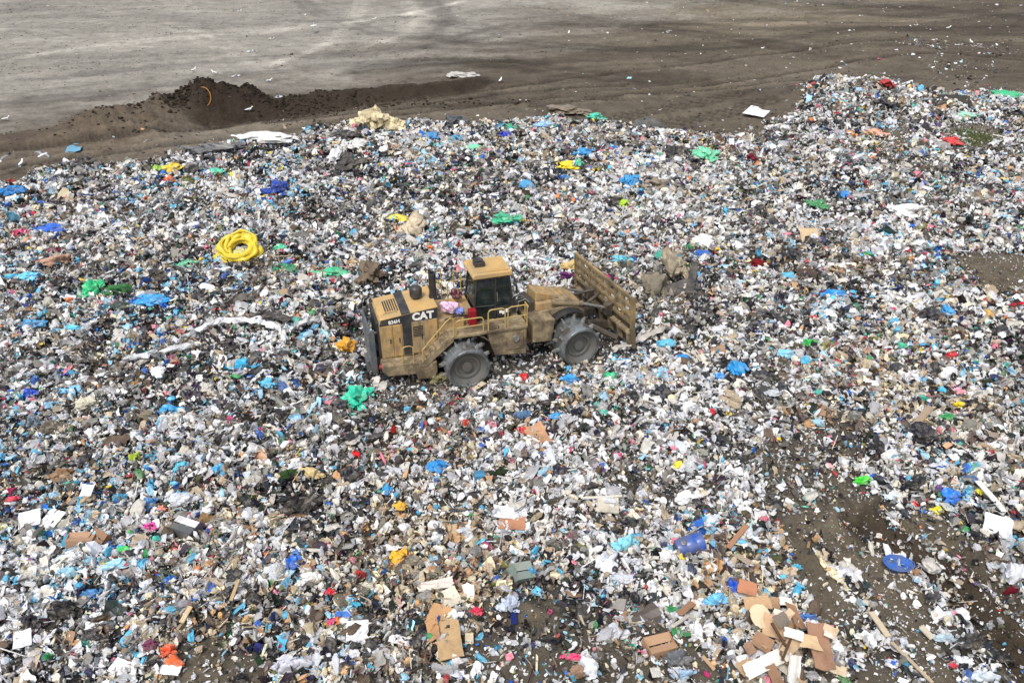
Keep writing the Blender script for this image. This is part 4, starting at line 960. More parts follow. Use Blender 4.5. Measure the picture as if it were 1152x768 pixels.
 ('plastic_bag', 1085, 742, 18, 16, (226, 228, 232), 'round white bag near the bottom right of the picture'),
 ('rubbish_bag', 1092, 725, 32, 18, (56, 54, 54), 'grey black bag in the strip of waste at the bottom right'),
 ('plastic_bag', 1064, 716, 22, 14, (176, 196, 208), 'pale blue white bag at the head of the bottom right strip'),
 ('plastic_bag', 1110, 760, 40, 16, (196, 206, 216), 'pale translucent bag at the very bottom right'),
 ('rubbish_bag', 1050, 671, 20, 12, (58, 58, 62), 'dark bag on the bare soil right of the blue tub'),
 ('plastic_bag', 808, 673, 28, 16, (110, 186, 226), 'light blue bag left of the orange board'),
 ('plastic_bag', 826, 657, 15, 22, (30, 84, 190), 'deep blue bag against the orange board'),
 ('plastic_bag', 909, 692, 18, 9, (60, 110, 180), 'blue patterned bag on the cardboard heap'),
 ('plastic_bag', 918, 706, 18, 20, (230, 232, 236), 'white bag on the back of the cardboard heap'),
 ('rubbish_bag', 763, 740, 30, 22, (104, 108, 114), 'slate grey bag beside the brown cardboard box at the bottom'),
 ('plastic_bag', 768, 757, 26, 14, (150, 180, 206), 'light blue bag below the slate grey bag'),
 ('rubbish_bag', 703, 668, 18, 17, (32, 32, 36), 'left one of two round black bags in the lower middle'),
 ('rubbish_bag', 719, 677, 20, 20, (34, 34, 40), 'right one of two round black bags in the lower middle'),
 ('rubbish_bag', 711, 586, 24, 13, (36, 38, 44), 'black bag above the two round black ones'),
 ('plastic_bag', 703, 612, 28, 20, (130, 200, 216), 'pale aqua bag left of the blue barrel'),
 ('plastic_bag', 772, 558, 24, 16, 'white', 'bulky white bag above the blue barrel'),
 ('plastic_bag', 764, 521, 14, 9, (226, 210, 60), 'yellow bag above the bulky white bag'),
 ('plastic_bag', 572, 679, 24, 26, (186, 196, 214), 'bluish white bag standing in the lower middle of the waste'),
 ('plastic_bag', 536, 685, 12, 11, (206, 44, 80), 'raspberry red bag right of the tall cardboard panel'),
 ('plastic_bag', 510, 690, 16, 16, 'white', 'white bag leaning on the tall cardboard panel'),
 ('plastic_bag', 644, 737, 20, 10, (226, 70, 120), 'hot pink bag at the bottom middle'),
 ('plastic_bag', 664, 752, 28, 22, (220, 224, 230), 'white bag right of the hot pink bag'),
 ('cloth_heap', 648, 755, 24, 16, (150, 124, 104), 'brown cloth bundle below the hot pink bag'),
 ('rubbish_bag', 466, 631, 22, 15, (136, 128, 112), 'taupe pillow beside the amber bag in the lower middle'),
 ('plastic_bag', 447, 625, 18, 22, (234, 178, 50), 'amber yellow bag left of the taupe pillow'),
 ('plastic_bag', 450, 567, 12, 13, (220, 168, 40), 'amber bag near the blue box in the lower middle'),
 ('plastic_bag', 327, 631, 20, 24, (36, 108, 200), 'bright blue bag standing in the lower left'),
 ('plastic_bag', 324, 654, 14, 14, (74, 130, 160), 'steel blue bag below the bright blue standing bag'),
 ('rubbish_bag', 338, 592, 28, 20, (30, 32, 40), 'large black bag above the bright blue standing bag'),
 ('plastic_bag', 352, 648, 22, 14, (216, 216, 214), 'white bag right of the bright blue standing bag'),
 ('plastic_bag', 370, 664, 12, 10, (204, 30, 50), 'small red bag in the lower left middle'),
 ('plastic_bag', 138, 617, 22, 10, (60, 190, 90), 'vivid green bag below the brown cardboard box on the left'),
 ('plastic_bag', 167, 590, 18, 11, (222, 70, 160), 'magenta pink bag left of the dark grey crate'),
 ('plastic_bag', 168, 564, 14, 20, (60, 120, 176), 'blue bag above the magenta pink bag'),
 ('plastic_bag', 181, 570, 10, 10, (230, 140, 120), 'salmon bag beside the blue bag in the lower left'),
 ('plastic_bag', 78, 641, 22, 14, (150, 196, 216), 'pale aqua bag in the lower left corner area'),
 ('plastic_bag', 130, 634, 30, 12, (150, 196, 214), 'pale aqua film below the vivid green bag'),
 ('plastic_bag', 100, 666, 22, 12, (70, 130, 186), 'medium blue bag in the lower left corner area'),
 ('rubbish_bag', 30, 698, 24, 18, (36, 36, 46), 'navy black bag in the lower left corner area'),
 ('rubbish_bag', 70, 686, 34, 22, (32, 32, 36), 'wide black bag right of the navy black one'),
 ('plastic_bag', 190, 649, 12, 14, (50, 120, 200), 'small blue bag in the middle of the lower left'),
 ('plastic_bag', 188, 730, 18, 16, (224, 90, 50), 'upper of two orange bags at the bottom left'),
 ('plastic_bag', 196, 742, 20, 14, (230, 110, 60), 'lower of two orange bags at the bottom left'),
 ('rubbish_bag', 172, 750, 24, 14, (40, 40, 46), 'black bag by the orange bags at the bottom left'),
 ('plastic_bag', 170, 723, 18, 13, (110, 50, 80), 'plum bag above the black bag at the bottom left'),
 ('film_sheet', 320, 748, 48, 20, (196, 198, 210), 'big translucent white film bundle at the bottom left middle'),
 ('rubbish_bag', 270, 762, 16, 14, (34, 34, 38), 'black bag at the bottom rim right of the bare soil'),
 ('plastic_bag', 493, 524, 21, 17, (46, 140, 206), 'cyan blue bag left of the blue box'),
 ('plastic_bag', 435, 548, 10, 16, (50, 150, 206), 'narrow cyan bag in the lower middle'),
 ('rubbish_bag', 395, 534, 24, 24, (34, 34, 40), 'large black bag left of the narrow cyan bag'),
 ('rubbish_bag', 629, 528, 15, 14, (34, 36, 56), 'navy black bag in the lower middle'),
 ('plant_waste', 563, 529, 26, 14, (46, 56, 38), 'clump of dark green garden waste right of the blue box'),
 ('cloth_heap', 589, 466, 18, 13, (90, 118, 150), 'denim blue cloth in front of the compactor'),
 ('plastic_bag', 589, 482, 16, 9, (190, 40, 50), 'red bag below the denim blue cloth'),
 ('cloth_heap', 525, 474, 12, 14, (190, 66, 50), 'red orange cloth left of the denim blue cloth'),
 ('plastic_bag', 642, 425, 18, 11, (50, 150, 214), 'cyan bag in front of the front wheel of the compactor'),
 ('plastic_bag', 688, 421, 15, 11, (60, 180, 130), 'green bag in front of the blade corner'),
 ('plastic_bag', 590, 422, 9, 9, (214, 30, 40), 'small bright red ball shaped bag between the wheels'),
 ('rubbish_bag', 618, 417, 14, 13, (36, 38, 44), 'black bag right of the small bright red bag'),
 ('sack', 492, 425, 22, 13, (130, 124, 88), 'olive round sack beside the rear wheel of the compactor'),
 ('rubbish_bag', 744, 440, 22, 18, (44, 50, 58), 'dark slate bag below the blade on the right'),
 ('plastic_bag', 625, 466, 16, 8, (50, 150, 214), 'cyan bag right of the denim blue cloth'),
 ('sack', 165, 467, 36, 14, (136, 126, 110), 'long grey brown sack in the left middle of the waste'),
 ('sack', 95, 452, 28, 14, (206, 200, 180), 'cream sack left of the long grey brown sack'),
 ('plastic_bag', 33, 442, 14, 14, (40, 80, 190), 'royal blue bag at the left rim in the middle'),
 ('rubbish_bag', 36, 474, 18, 20, (110, 128, 140), 'blue grey bag at the left rim'),
 ('rubbish_bag', 60, 480, 34, 20, (92, 84, 72), 'brown grey bag right of the blue grey bag at the left rim'),
 ('rubbish_bag', 137, 344, 22, 12, (50, 68, 60), 'dark green black bag under the dark green netting'),
 ('plastic_bag', 151, 514, 14, 14, (160, 180, 60), 'lime and olive bag in the left lower middle'),
 ('plastic_bag', 203, 523, 15, 12, (90, 184, 206), 'aqua bag right of the lime and olive bag'),
 ('plastic_bag', 247, 530, 14, 14, (70, 160, 206), 'blue bag further right of the lime and olive bag'),
 ('rubbish_bag', 70, 532, 26, 16, (130, 100, 70), 'brown paper sack left of the lime and olive bag'),
 ('plastic_bag', 133, 557, 14, 12, (70, 150, 180), 'teal blue bag right of the white paper square'),
 ('plastic_bag', 13, 559, 15, 8, (220, 60, 90), 'pink red bag at the left rim lower down'),
 ('netting', 323, 534, 24, 14, (52, 76, 40), 'moss green garden waste in the left lower middle'),
 ('foam_scrap', 349, 531, 30, 14, (214, 190, 140), 'cream foam piece right of the moss green garden waste'),
 ('sack', 735, 325, 40, 38, (132, 124, 108), 'large grey brown sack right behind the blade'),
 ('sack', 757, 300, 34, 40, (168, 156, 134), 'tall tan sack right of the large grey brown one behind the blade'),
 ('purple_cloth', 637, 308, 22, 9, (104, 50, 104), 'purple cloth between the cab and the blade'),
 ('sack', 642, 300, 20, 14, (206, 180, 120), 'yellow tan sack left of the blade top'),
 ('plastic_bag', 646, 323, 8, 6, (204, 40, 50), 'tiny red bag left of the blade'),
 ('plastic_bag', 698, 290, 22, 10, (90, 186, 210), 'aqua bag just behind the blade'),
 ('plastic_bag', 790, 285, 20, 12, (30, 96, 180), 'blue bag right of the tall tan sack behind the blade'),
 ('plastic_bag', 794, 272, 28, 16, (220, 220, 222), 'draped white bag above the blue bag behind the blade'),
 ('sack', 415, 308, 34, 26, (120, 106, 90), 'brown sack right behind the compactor engine'),
 ('cloth_heap', 808, 155, 12, 9, (120, 100, 84), 'small brown cloth at the far right edge'),
 ('cloth_heap', 846, 177, 13, 12, (110, 34, 50), 'maroon cloth below the white panel on the soil'),
 ('plastic_bag', 519, 84, 28, 9, (186, 184, 178), 'lone grey white bag lying on the brown soil beyond the waste'),
 ('rubbish_bag', 94, 183, 24, 15, (46, 46, 50), 'black bag at the far left tip of the waste edge'),
 ('plastic_bag', 146, 183, 14, 10, (210, 208, 200), 'white bag on the soil right of the black bag'),
 ('orange_cloth', 191, 202, 14, 9, (226, 120, 80), 'orange cloth below the bright yellow bag'),
 ('rubbish_bag', 219, 190, 16, 13, (46, 46, 48), 'black bag right of the bright yellow bag at the far left'),
 ('plastic_bag', 242, 193, 17, 11, (90, 206, 170), 'mint bag right of the black bag at the far left'),
]
NM = dict(white_bag='plastic_bag', plastic_ball='plastic_bag', purple_cloth='cloth_heap', orange_cloth='cloth_heap')
TAKEN = []
for nm, px, py, w_, h_, c, lab in B:
    nm = NM.get(nm, nm)
    kind = 'cloth' if nm in ('cloth_heap', 'sack', 'foam_heap', 'foam_scrap', 'netting', 'plant_waste', 'mattress_roll') else 'bag'
    cat = {'plastic_bag': 'plastic bag', 'rubbish_bag': 'rubbish bag', 'cloth_heap': 'cloth', 'foam_heap': 'foam', 'foam_scrap': 'foam', 'plant_waste': 'garden waste', 'mattress_roll': 'roll', 'film_sheet': 'film'}.get(nm, nm)
    o = bag(nm, px, py, w_*1.25, h_*1.2, c, lab, lift=.4 if c == (212, 150, 30) else .14, cat=cat, kind=kind, sub=4 if w_ > 40 else 3, amp=.72 if nm == 'foam_heap' else .5, k0=4.5 if nm == 'foam_heap' else random.uniform(2.2, 3.6))
    TAKEN.append((o.location.x, o.location.y, w_/2/scale_at(o.location.y, 0) if False else .45))
# strips and tarpaulins
ribbon('film_strip', [(196, 386), (222, 372), (252, 361), (292, 363), (315, 371), (322, 384), (308, 398)], 6, (214, 216, 220), 'long pale plastic film strip winding across the waste behind the compactor')
ribbon('film_strip', [(138, 406), (165, 401), (190, 394), (226, 388)], 6, (196, 198, 200), 'shorter pale film strip at the lower end of the long winding one')
ribbon('film_strip', [(282, 357), (305, 355), (330, 362)], 9, (56, 52, 50), 'black film strip lying behind the long pale one')
ribbon('tarpaulin', [(250, 345), (270, 336), (292, 333)], 12, (92, 86, 80), 'grey brown tarpaulin piece above the black film strip', 'tarpaulin')
ribbon('film_strip', [(326, 372), (345, 362), (362, 360), (368, 376)], 7, (190, 190, 188), 'grey white film arch close to the compactor rear')
ribbon('film_strip', [(318, 574), (345, 568), (366, 561)], 13, (44, 40, 38), 'black crumpled film strip in the left lower middle', 'film')
ribbon('foam_trail', [(918, 622), (930, 640), (944, 652), (955, 662)], 9, 'cream', 'trail of cream foam pieces on the bare soil left of the blue tub', 'foam', 'cloth', .05, .1)
ribbon('hose', [(690, 395), (718, 383), (742, 372), (756, 366)], 5, (190, 184, 176), 'pale film strip leading away from the blade corner', 'film')
# boards, card, paper
x, y, z, sc = spot(422, 142, .2); rr = np.random.default_rng(61); VV = []; FF = []; nb_ = 0
for k in range(110):
    t = rr.uniform(-1, 1); h_ = rr.random()*(1-abs(t)**1.5)*1.25; q, g = tribox(rr.uniform(.14, .42), rr.uniform(.12, .34), rr.uniform(.06, .2), nseed()) if k % 3 else crumple(2, nseed(), .6, 2.6, .8)
    if not k % 3: q = q*rr.uniform(.2, .42)
    R_ = rotmats(1, .7)[0]; q = q@R_.T+np.array([t*2.05, rr.normal()*.4, h_+.1]); VV.append(q); FF.append(g+nb_); nb_ += len(q)
fo = link('foam_heap', npmesh('foam_heap', np.concatenate(VV), np.concatenate(FF)), pm((222, 208, 172), 'cloth')); fo.location = (x, y, z); tag(fo, 'tall heap of cream foam chunks standing at the far edge of the waste', 'foam')
S = [
 ('cardboard_sheet', 505, 718, 27, 40, (196, 158, 104), 'tall tan cardboard panel lying in the lower middle of the waste', dict(rot=.18, n=8, th=.03, amp=.04)),
 ('cardboard_sheet', 494, 693, 24, 22, (202, 150, 92), 'orange tan cardboard piece above the tall panel', dict(rot=-.3, tilt=(.2, .1))),
 ('cardboard_sheet', 487, 708, 14, 20, (190, 140, 86), 'narrow cardboard strip left of the tall panel', dict(rot=.2, tilt=(.1, -.3))),
 ('cardboard_sheet', 505, 672, 24, 16, (226, 214, 190), 'cream cardboard piece above the orange tan one', dict(rot=.5, tilt=(.3, 0))),
 ('cardboard_sheet', 490, 657, 40, 10, (222, 212, 198), 'wide cream board piece at the top of the cardboard column', dict(rot=.25)),
 ('cardboard_sheet', 520, 597, 30, 17, (206, 164, 108), 'bright tan cardboard sheet in the lower middle, left of a white sheet', dict(rot=.3, tilt=(.15, 0))),
 ('cardboard_sheet', 576, 587, 30, 13, (190, 128, 84), 'rust brown cardboard sheet under the white sheet', dict(rot=-.1, tilt=(.25, 0))),
 ('paper_sheet', 574, 576, 38, 12, (228, 228, 232), 'white folded sheet on top of the rust brown cardboard', dict(rot=-.05, tilt=(.2, .1), amp=.12)),
 ('cardboard_sheet', 604, 488, 24, 18, (202, 146, 96), 'orange brown cardboard sheet in front of the compactor', dict(rot=.5, tilt=(.2, .2), jag=.12)),
 ('cardboard_sheet', 684, 569, 24, 15, (206, 196, 174), 'pale beige board in the right lower middle', dict(rot=-.1, th=.04)),
 ('cardboard_sheet', 911, 266, 20, 12, (206, 178, 132), 'small tan board right of the blade', dict(rot=-.1, tilt=(.2, 0))),
 ('brown_board', 908, 308, 22, 11, (86, 70, 58), 'dark brown board right of the blade', dict(rot=-.1, th=.05)),
 ('dark_panel', 1052, 118, 22, 12, (70, 66, 60), 'left dark panel in the upper right waste', dict(rot=-.5, tilt=(.2, 0))),
 ('dark_panel', 1074, 113, 34, 7, (66, 62, 56), 'right dark panel in the upper right waste', dict(rot=-.3, tilt=(.2, 0))),
 ('white_panel', 852, 126, 24, 10, (236, 236, 238), 'clean white panel lying on the soil just beyond the waste', dict(rot=-.5, th=.04, lift=.1, amp=.01, jag=.02)),
 ('paper_sheet', 96, 557, 13, 17, (232, 232, 234), 'upright white paper square in the lower left', dict(rot=-.1, tilt=(.5, 0))),
 ('paper_sheet', 33, 583, 22, 16, (232, 232, 234), 'left white square board at the lower left rim', dict(rot=.4, tilt=(.2, 0))),
 ('paper_sheet', 58, 583, 20, 16, (238, 238, 238), 'right white square board at the lower left rim', dict(rot=-.3, tilt=(.2, 0))),
 ('white_board', 1122, 592, 28, 20, (234, 236, 240), 'large white board at the lower right of the waste', dict(rot=-.5, tilt=(.2, .1), th=.05, amp=.03)),
 ('dark_panel', 770, 327, 36, 14, (60, 62, 66), 'dark grey bent panel beside the tall tan sack', dict(rot=.2, tilt=(.2, -.1), kind='hard')),
 ('paper_sheet', 25, 718, 18, 16, (230, 230, 230), 'white sheet in the lower left corner', dict(rot=.4, tilt=(.3, 0))),
 ('paper_sheet', 135, 750, 22, 14, (234, 234, 236), 'white sheet left of the orange bags', dict(rot=-.4, tilt=(.3, 0))),
 ('paper_sheet', 190, 753, 26, 9, (230, 232, 238), 'white strip sheet just under the orange bags', dict(rot=-.1, tilt=(.2, 0))),
 ('paper_sheet', 402, 709, 24, 18, (232, 232, 236), 'white sheet left of the tall cardboard panel', dict(rot=.1, tilt=(.3, 0))),
 ('film_sheet', 83, 166, 15, 9, (96, 160, 190), 'blue film piece lying alone on the brown soil at the left', dict(rot=.3, kind='bag', amp=.15)),
]
for nm, px, py, w_, h_, c, lab, kw in S:
    nm = {'tan_sheet': 'fabric_sheet', 'brown_board': 'board', 'white_board': 'board', 'white_panel': 'panel', 'dark_panel': 'panel'}.get(nm, nm)
    sheet(nm, px, py, w_, h_, c, lab, {'cardboard_sheet': 'cardboard', 'paper_sheet': 'paper', 'film_sheet': 'film', 'fabric_sheet': 'fabric'}.get(nm, nm), **kw)
plank('plank', (1100, 541), (1131, 573), 7, (236, 234, 228), 'long white plank slanting at the lower right above the white board')
plank('plank', (819, 616), (840, 590), 6, (172, 120, 82), 'reddish brown plank right of the blue barrel')
plank('plank', (1030, 477), (1048, 456), 8, (176, 150, 120), 'weathered tan plank among the black bags at the right')
plank('plank', (764, 690), (780, 676), 8, (168, 122, 86), 'short brown plank left of the orange board')
plank('plank', (757, 704), (776, 690), 4, (214, 204, 186), 'thin pale plank beside the short brown plank')
plank('plank', (980, 688), (1000, 714), 7, (206, 186, 150), 'splintered pale plank on the bare soil')
plank('plank', (1003, 722), (1050, 766), 4, (186, 164, 130), 'long thin lath at the bottom right on bare soil')
plank('plank', (1036, 704), (1050, 716), 8, (198, 186, 160), 'stubby pale plank at the start of the bottom right strip')
plank('plank', (790, 738), (804, 752), 4, (190, 150, 112), 'thin brown lath left of the cardboard heap')
plank('plank', (260, 675), (268, 650), 4, (196, 164, 112), 'yellow wood lath in the lower left middle')
plank('plank', (204, 700), (214, 680), 6, (206, 178, 128), 'broken light wood piece in the lower left middle')
plank('plank', (775, 330), (781, 302), 9, (40, 42, 44), 'black upright post leaning behind the dark bent panel', 'post', 'hard', .5, .12)
plank('plank', (655, 560), (700, 556), 3, (214, 208, 190), 'thin pale lath above the pale beige board')
# cardboard heap at the bottom right
heapc = [
 (864, 744, 74, 16, (232, 224, 208), 'long cream board lying across the front of the cardboard heap', dict(rot=.42, tilt=(.35, -.05), th=.04, amp=.02, lift=.55)),
 (922, 728, 27, 52, (166, 122, 90), 'large rust brown panel at the right of the cardboard heap', dict(rot=0, tilt=(.35, .05), th=.05, amp=.02, lift=.4)),
 (852, 678, 36, 15, (204, 162, 112), 'tan cardboard at the back left of the cardboard heap', dict(rot=.1, tilt=(.3, 0), lift=.4)),
 (841, 661, 24, 14, (192, 122, 78), 'orange board standing behind the cardboard heap', dict(rot=-.35, tilt=(.5, 0), th=.04, amp=.02, lift=.5)),
 (884, 676, 16, 9, (236, 230, 216), 'small cream board at the top of the cardboard heap', dict(rot=-.1, tilt=(.3, 0), lift=.5)),
 (856, 693, 30, 28, (226, 204, 160), 'rounded pale board in the left of the cardboard heap', dict(rot=.5, tilt=(.4, 0), shape='round', lift=.6)),
 (880, 697, 22, 15, (132, 118, 104), 'grey brown square in the middle of the cardboard heap', dict(rot=.5, tilt=(.3, .1), lift=.95)),
 (873, 704, 34, 26, (206, 164, 118), 'wide tan cardboard in the middle of the cardboard heap', dict(rot=-.4, tilt=(.4, -.2), lift=.6)),
 (895, 692, 22, 30, (180, 132, 94), 'brown cardboard flap in the cardboard heap', dict(rot=.3, tilt=(.2, .6), lift=.6)),
 (912, 722, 30, 15, (212, 176, 126), 'tan wedge of cardboard resting on the rust brown panel', dict(rot=-.2, tilt=(.4, .1), shape='wedge', lift=.85)),
 (893, 713, 24, 11, (234, 228, 214), 'cream piece in the centre of the cardboard heap', dict(rot=-.3, tilt=(.4, .1), lift=.95)),
 (893, 752, 18, 30, (224, 220, 212), 'upright white board at the front of the cardboard heap', dict(rot=.2, tilt=(.9, .4), th=.05, lift=.5)),
 (872, 760, 14, 26, (150, 112, 80), 'dark brown board at the bottom of the cardboard heap', dict(rot=.3, tilt=(.8, -.3), lift=.4)),
 (942, 752, 24, 13, (214, 190, 152), 'loose tan piece right of the cardboard heap', dict(rot=-.4, tilt=(.2, .1), lift=.2)),
 (858, 722, 26, 18, (170, 128, 92), 'brown cardboard under the long cream board', dict(rot=-.5, tilt=(.2, .3), lift=.4)),
 (840, 750, 26, 16, (196, 160, 112), 'tan tip sticking out left of the long cream board', dict(rot=.5, tilt=(.3, .1), lift=.35)),
 (888, 728, 18, 30, (206, 172, 126), 'slanting tan strip in the heart of the cardboard heap', dict(rot=-.6, tilt=(.5, .7), lift=.6)),
]
for k in range(22):
    t_ = random.uniform(0, 1); c = random.choice([(206, 168, 122), (186, 146, 104), (228, 216, 196), (160, 122, 92), (214, 186, 146)])
    sheet('cardboard_scrap', 845+random.gauss(40, 26), 715+random.gauss(4, 20), random.uniform(8, 20), random.uniform(6, 14), c, 'small scrap of cardboard tucked among the boards of the cardboard heap', 'cardboard', rot=random.uniform(-1.5, 1.5), tilt=(random.gauss(.3, .4), random.gauss(0, .5)), n=3, amp=.08, lift=random.uniform(.2, .75), group='small scraps in the cardboard heap')
for px, py, w_, h_, c, lab, kw in heapc: sheet('cardboard_sheet', px, py, w_*.84, h_*.8, c, lab, 'cardboard', jag=.07, n=6, **kw)
for a, b, w_, lab in (((868, 700), (886, 722), 3, 'thin brown rod slanting over the left of the cardboard heap'), ((880, 742), (896, 700), 3, 'dark rod standing in the cardboard heap')):
    plank('rod', a, b, w_, (96, 70, 52), lab, 'rod', 'card', .9, .05)

# boxes
def carton(name, px, py, dims, rot, col, label, cat='box', flap=None, kind='card', tilt=(0, 0)):
    x, y, z, sc = spot(px, py, .2); e = empty(name, (x, y, z-.02), rot); e.rotation_euler = (tilt[0], tilt[1], rot); tag(e, label, cat); w_, d, h = dims
    m = pm(col, kind); b = MB(); t = .015
    b.box((-w_/2, -d/2, 0), (w_/2, d/2, t)); b.box((-w_/2, -d/2, t), (w_/2, -d/2+t, h)); b.box((-w_/2, d/2-t, t), (w_/2, d/2, h)); b.box((-w_/2, -d/2+t, t), (-w_/2+t, d/2-t, h)); b.box((w_/2-t, -d/2+t, t), (w_/2, d/2-t, h))
    b.build('body', m, e)
    for s in (-1, 1):
        f = MB().box((-w_/2, 0, 0), (w_/2, d*.48, t)).build('flap', pm(flap, kind) if flap and s > 0 else m, e)
        f.location = (0, s*d/2, h+.004); f.rotation_euler = ((PI if s > 0 else 0)+random.uniform(-.5, .1)*-s, 0, 0)
    return e
carton('cardboard_box', 740, 727, (.78, .5, .42), .35, (190, 146, 104), 'brown cardboard box lying beside a slate grey bag at the bottom', tilt=(.1, .1))
carton('cardboard_box', 92, 606, (.8, .36, .34), .05, (182, 140, 104), 'long brown cardboard box in the lower left', tilt=(.05, 0))
carton('cardboard_box', 114, 602, (.5, .42, .4), -.4, (156, 116, 80), 'darker brown cardboard box right against the long brown one', tilt=(.5, .2))
carton('crate', 209, 594, (.78, .5, .42), -.35, (84, 90, 94), 'dark grey crate with a white flap in the lower left', 'crate', (226, 226, 228), 'hard', (.1, .05))
carton('box', 538, 535, (.34, .3, .36), .2, (50, 140, 184), 'small bright blue box in the lower middle', 'box', (40, 110, 150), 'hard', (.15, .1))
carton('box', 581, 642, (.6, .5, .5), .5, (128, 146, 138), 'grey green open box in the lower middle with a blue bag at its side', 'box', (150, 160, 150), 'hard', (.5, .3))
bag('plastic_bag', 597, 642, 14, 15, (60, 140, 190), 'blue bag stuck to the side of the grey green open box', 'plastic bag')
# barrel
x, y, z, sc = spot(776, 613, .3); br = empty('barrel', (x, y, z+.3), -.25); br.rotation_euler = (0, 1.35, .2); tag(br, 'blue plastic barrel lying on its side right of two round black bags', 'barrel')
MB().lathe([(-.44, 0), (-.44, .2), (-.42, .27), (-.2, .3), (-.17, .285), (-.14, .3), (.12, .3), (.15, .285), (.18, .3), (.4, .27), (.43, .22), (.43, .2), (.4, .19)], (0, 0, 0), (0, 0, -1), 32).build('body', pm((32, 84, 170), 'hard'), br, 0, True)
MB().lathe([(.395, .19), (.4, .0)], (0, 0, 0), (0, 0, -1), 32).build('lid', pm((40, 66, 100), 'hard'), br)
MB().lathe([(.0, .0), (.04, .0), (.05, .07), (.08, .08), (.09, .03), (.08, 0)], (-.29, -.1, -.2), (-.9, -.5, 0), 20).build('bung', pm((50, 56, 62), 'hard'), br, 0, True)
# tub: an oval blue basin lying mouth up
x, y, z, sc = spot(1009, 635, .1); tb = empty('tub', (x, y, z+.04), -.1); tb.rotation_euler = (.12, .05, -.1); tb.scale = (.86,)*3; tag(tb, 'bright blue oval plastic tub on the bare soil at the lower right', 'tub')
t = MB(); n = 40; pr = [(.25, 0.0), (.37, .01), (.42, .10), (.46, .17), (.49, .175), (.49, .19), (.45, .19), (.40, .10), (.35, .035), (.001, .03)]
vs = [(q*1.0*math.cos(2*PI*k/n), q*.72*math.sin(2*PI*k/n), h) for q, h in pr for k in range(n)]
t.add(vs, [(i*n+k, i*n+(k+1) % n, (i+1)*n+(k+1) % n, (i+1)*n+k) for i in range(len(pr)-1) for k in range(n)]); t.build('basin', pm((20, 98, 186), 'hard'), tb, 0, True)
MB().tube([(.38, -.22, .19), (.5, -.1, .24), (.52, .05, .24), (.42, .2, .19)], .015).build('handle', pm((20, 90, 170), 'hard'), tb, smooth=True)
# hoop on the soil mound
x, y, z, sc = spot(238, 128, .3); pts = [(.95*math.cos(a)*.6, 0, .75+.75*math.sin(a)) for a in np.linspace(-1.5, 1.7, 18)]
hp = MB().tube(pts, .022, 6).build('hoop', simple('orange_hoop', lin((206, 140, 50)), .5)); hp.location = (x-.35, y-.3, z-.45); hp.rotation_euler = (-.35, 0, .1); tag(hp, 'thin orange hoop half buried in the dark soil mound', 'hoop')
# tyre at the far edge
x, y, z, sc = spot(219, 184, .2)
ty = empty('tyre', (x+.6, y+.8, z+.05)); ty.rotation_euler = (.3, .2, 0); tag(ty, 'black tyre lying at the far left edge of the waste', 'tyre')
MB().lathe([(-.1, .26), (-.12, .36), (-.1, .45), (-.05, .48), (.05, .48), (.1, .45), (.12, .36), (.1, .26), (.0, .24), (-.1, .26)], (0, 0, .15), (0, 0, 1), 32).build('tread', M_BLK, ty, 0, True)
# rubbish hanging on the machine
def onmach(name, p, size, col, label, cat, kind='bag'):
    v, f = crumple(3, nseed(), .5, 2.6, 1.0); v = v*np.array(size)*.5; o = link(name, npmesh(name, v, f), pm(col, kind))
    c, s_ = math.cos(YAW1), math.sin(YAW1); o.location = (MX+p[0]*c-p[1]*s_, MY+p[0]*s_+p[1]*c, p[2]); return tag(o, label, cat)
onmach('plastic_bag', (-2.55, -.5, 2.85), (.6, .5, .62), (214, 178, 206), 'pink and white bag caught on the deck in front of the exhaust', 'plastic bag')
onmach('plastic_bag', (-2.25, -.62, 2.72), (.3, .3, .36), (120, 140, 220), 'periwinkle bag hanging beside the pink and white bag on the machine', 'plastic bag')
onmach('rubbish_bag', (-2.15, .1, 3.0), (.42, .4, .5), (84, 20, 40), 'dark maroon bag on the machine behind the cab', 'rubbish bag')
# grass on the top right patch
gv = []; gf = []
r = np.random.default_rng(9)
for (px, py, sx, sy, n) in ((1100, 157, 22, 7, 900), (1082, 152, 10, 5, 300)):
    for _ in range(n):
        a = spot(px+r.normal()*sx*.5, py+r.normal()*sy*.5, 0) if _ % 12 == 0 else a
        x = a[0]+r.normal()*.25; y = a[1]+r.normal()*.3; z = H1(x, y) if _ % 12 == 0 else a[2]; h = r.uniform(.12, .4); dx, dy = r.normal(size=2)*.12; w_ = .025; k = len(gv)
        gv += [(x-w_, y, a[2]), (x+w_, y, a[2]), (x+dx, y+dy, a[2]+h)]; gf.append((k, k+1, k+2))
tag(link('grass', npmesh('grass', gv, gf), simple('dull_grass', lin((84, 92, 50)), .8, .35, 3)), 'low dull green grass growing through the upper right waste', 'grass', kind='stuff')

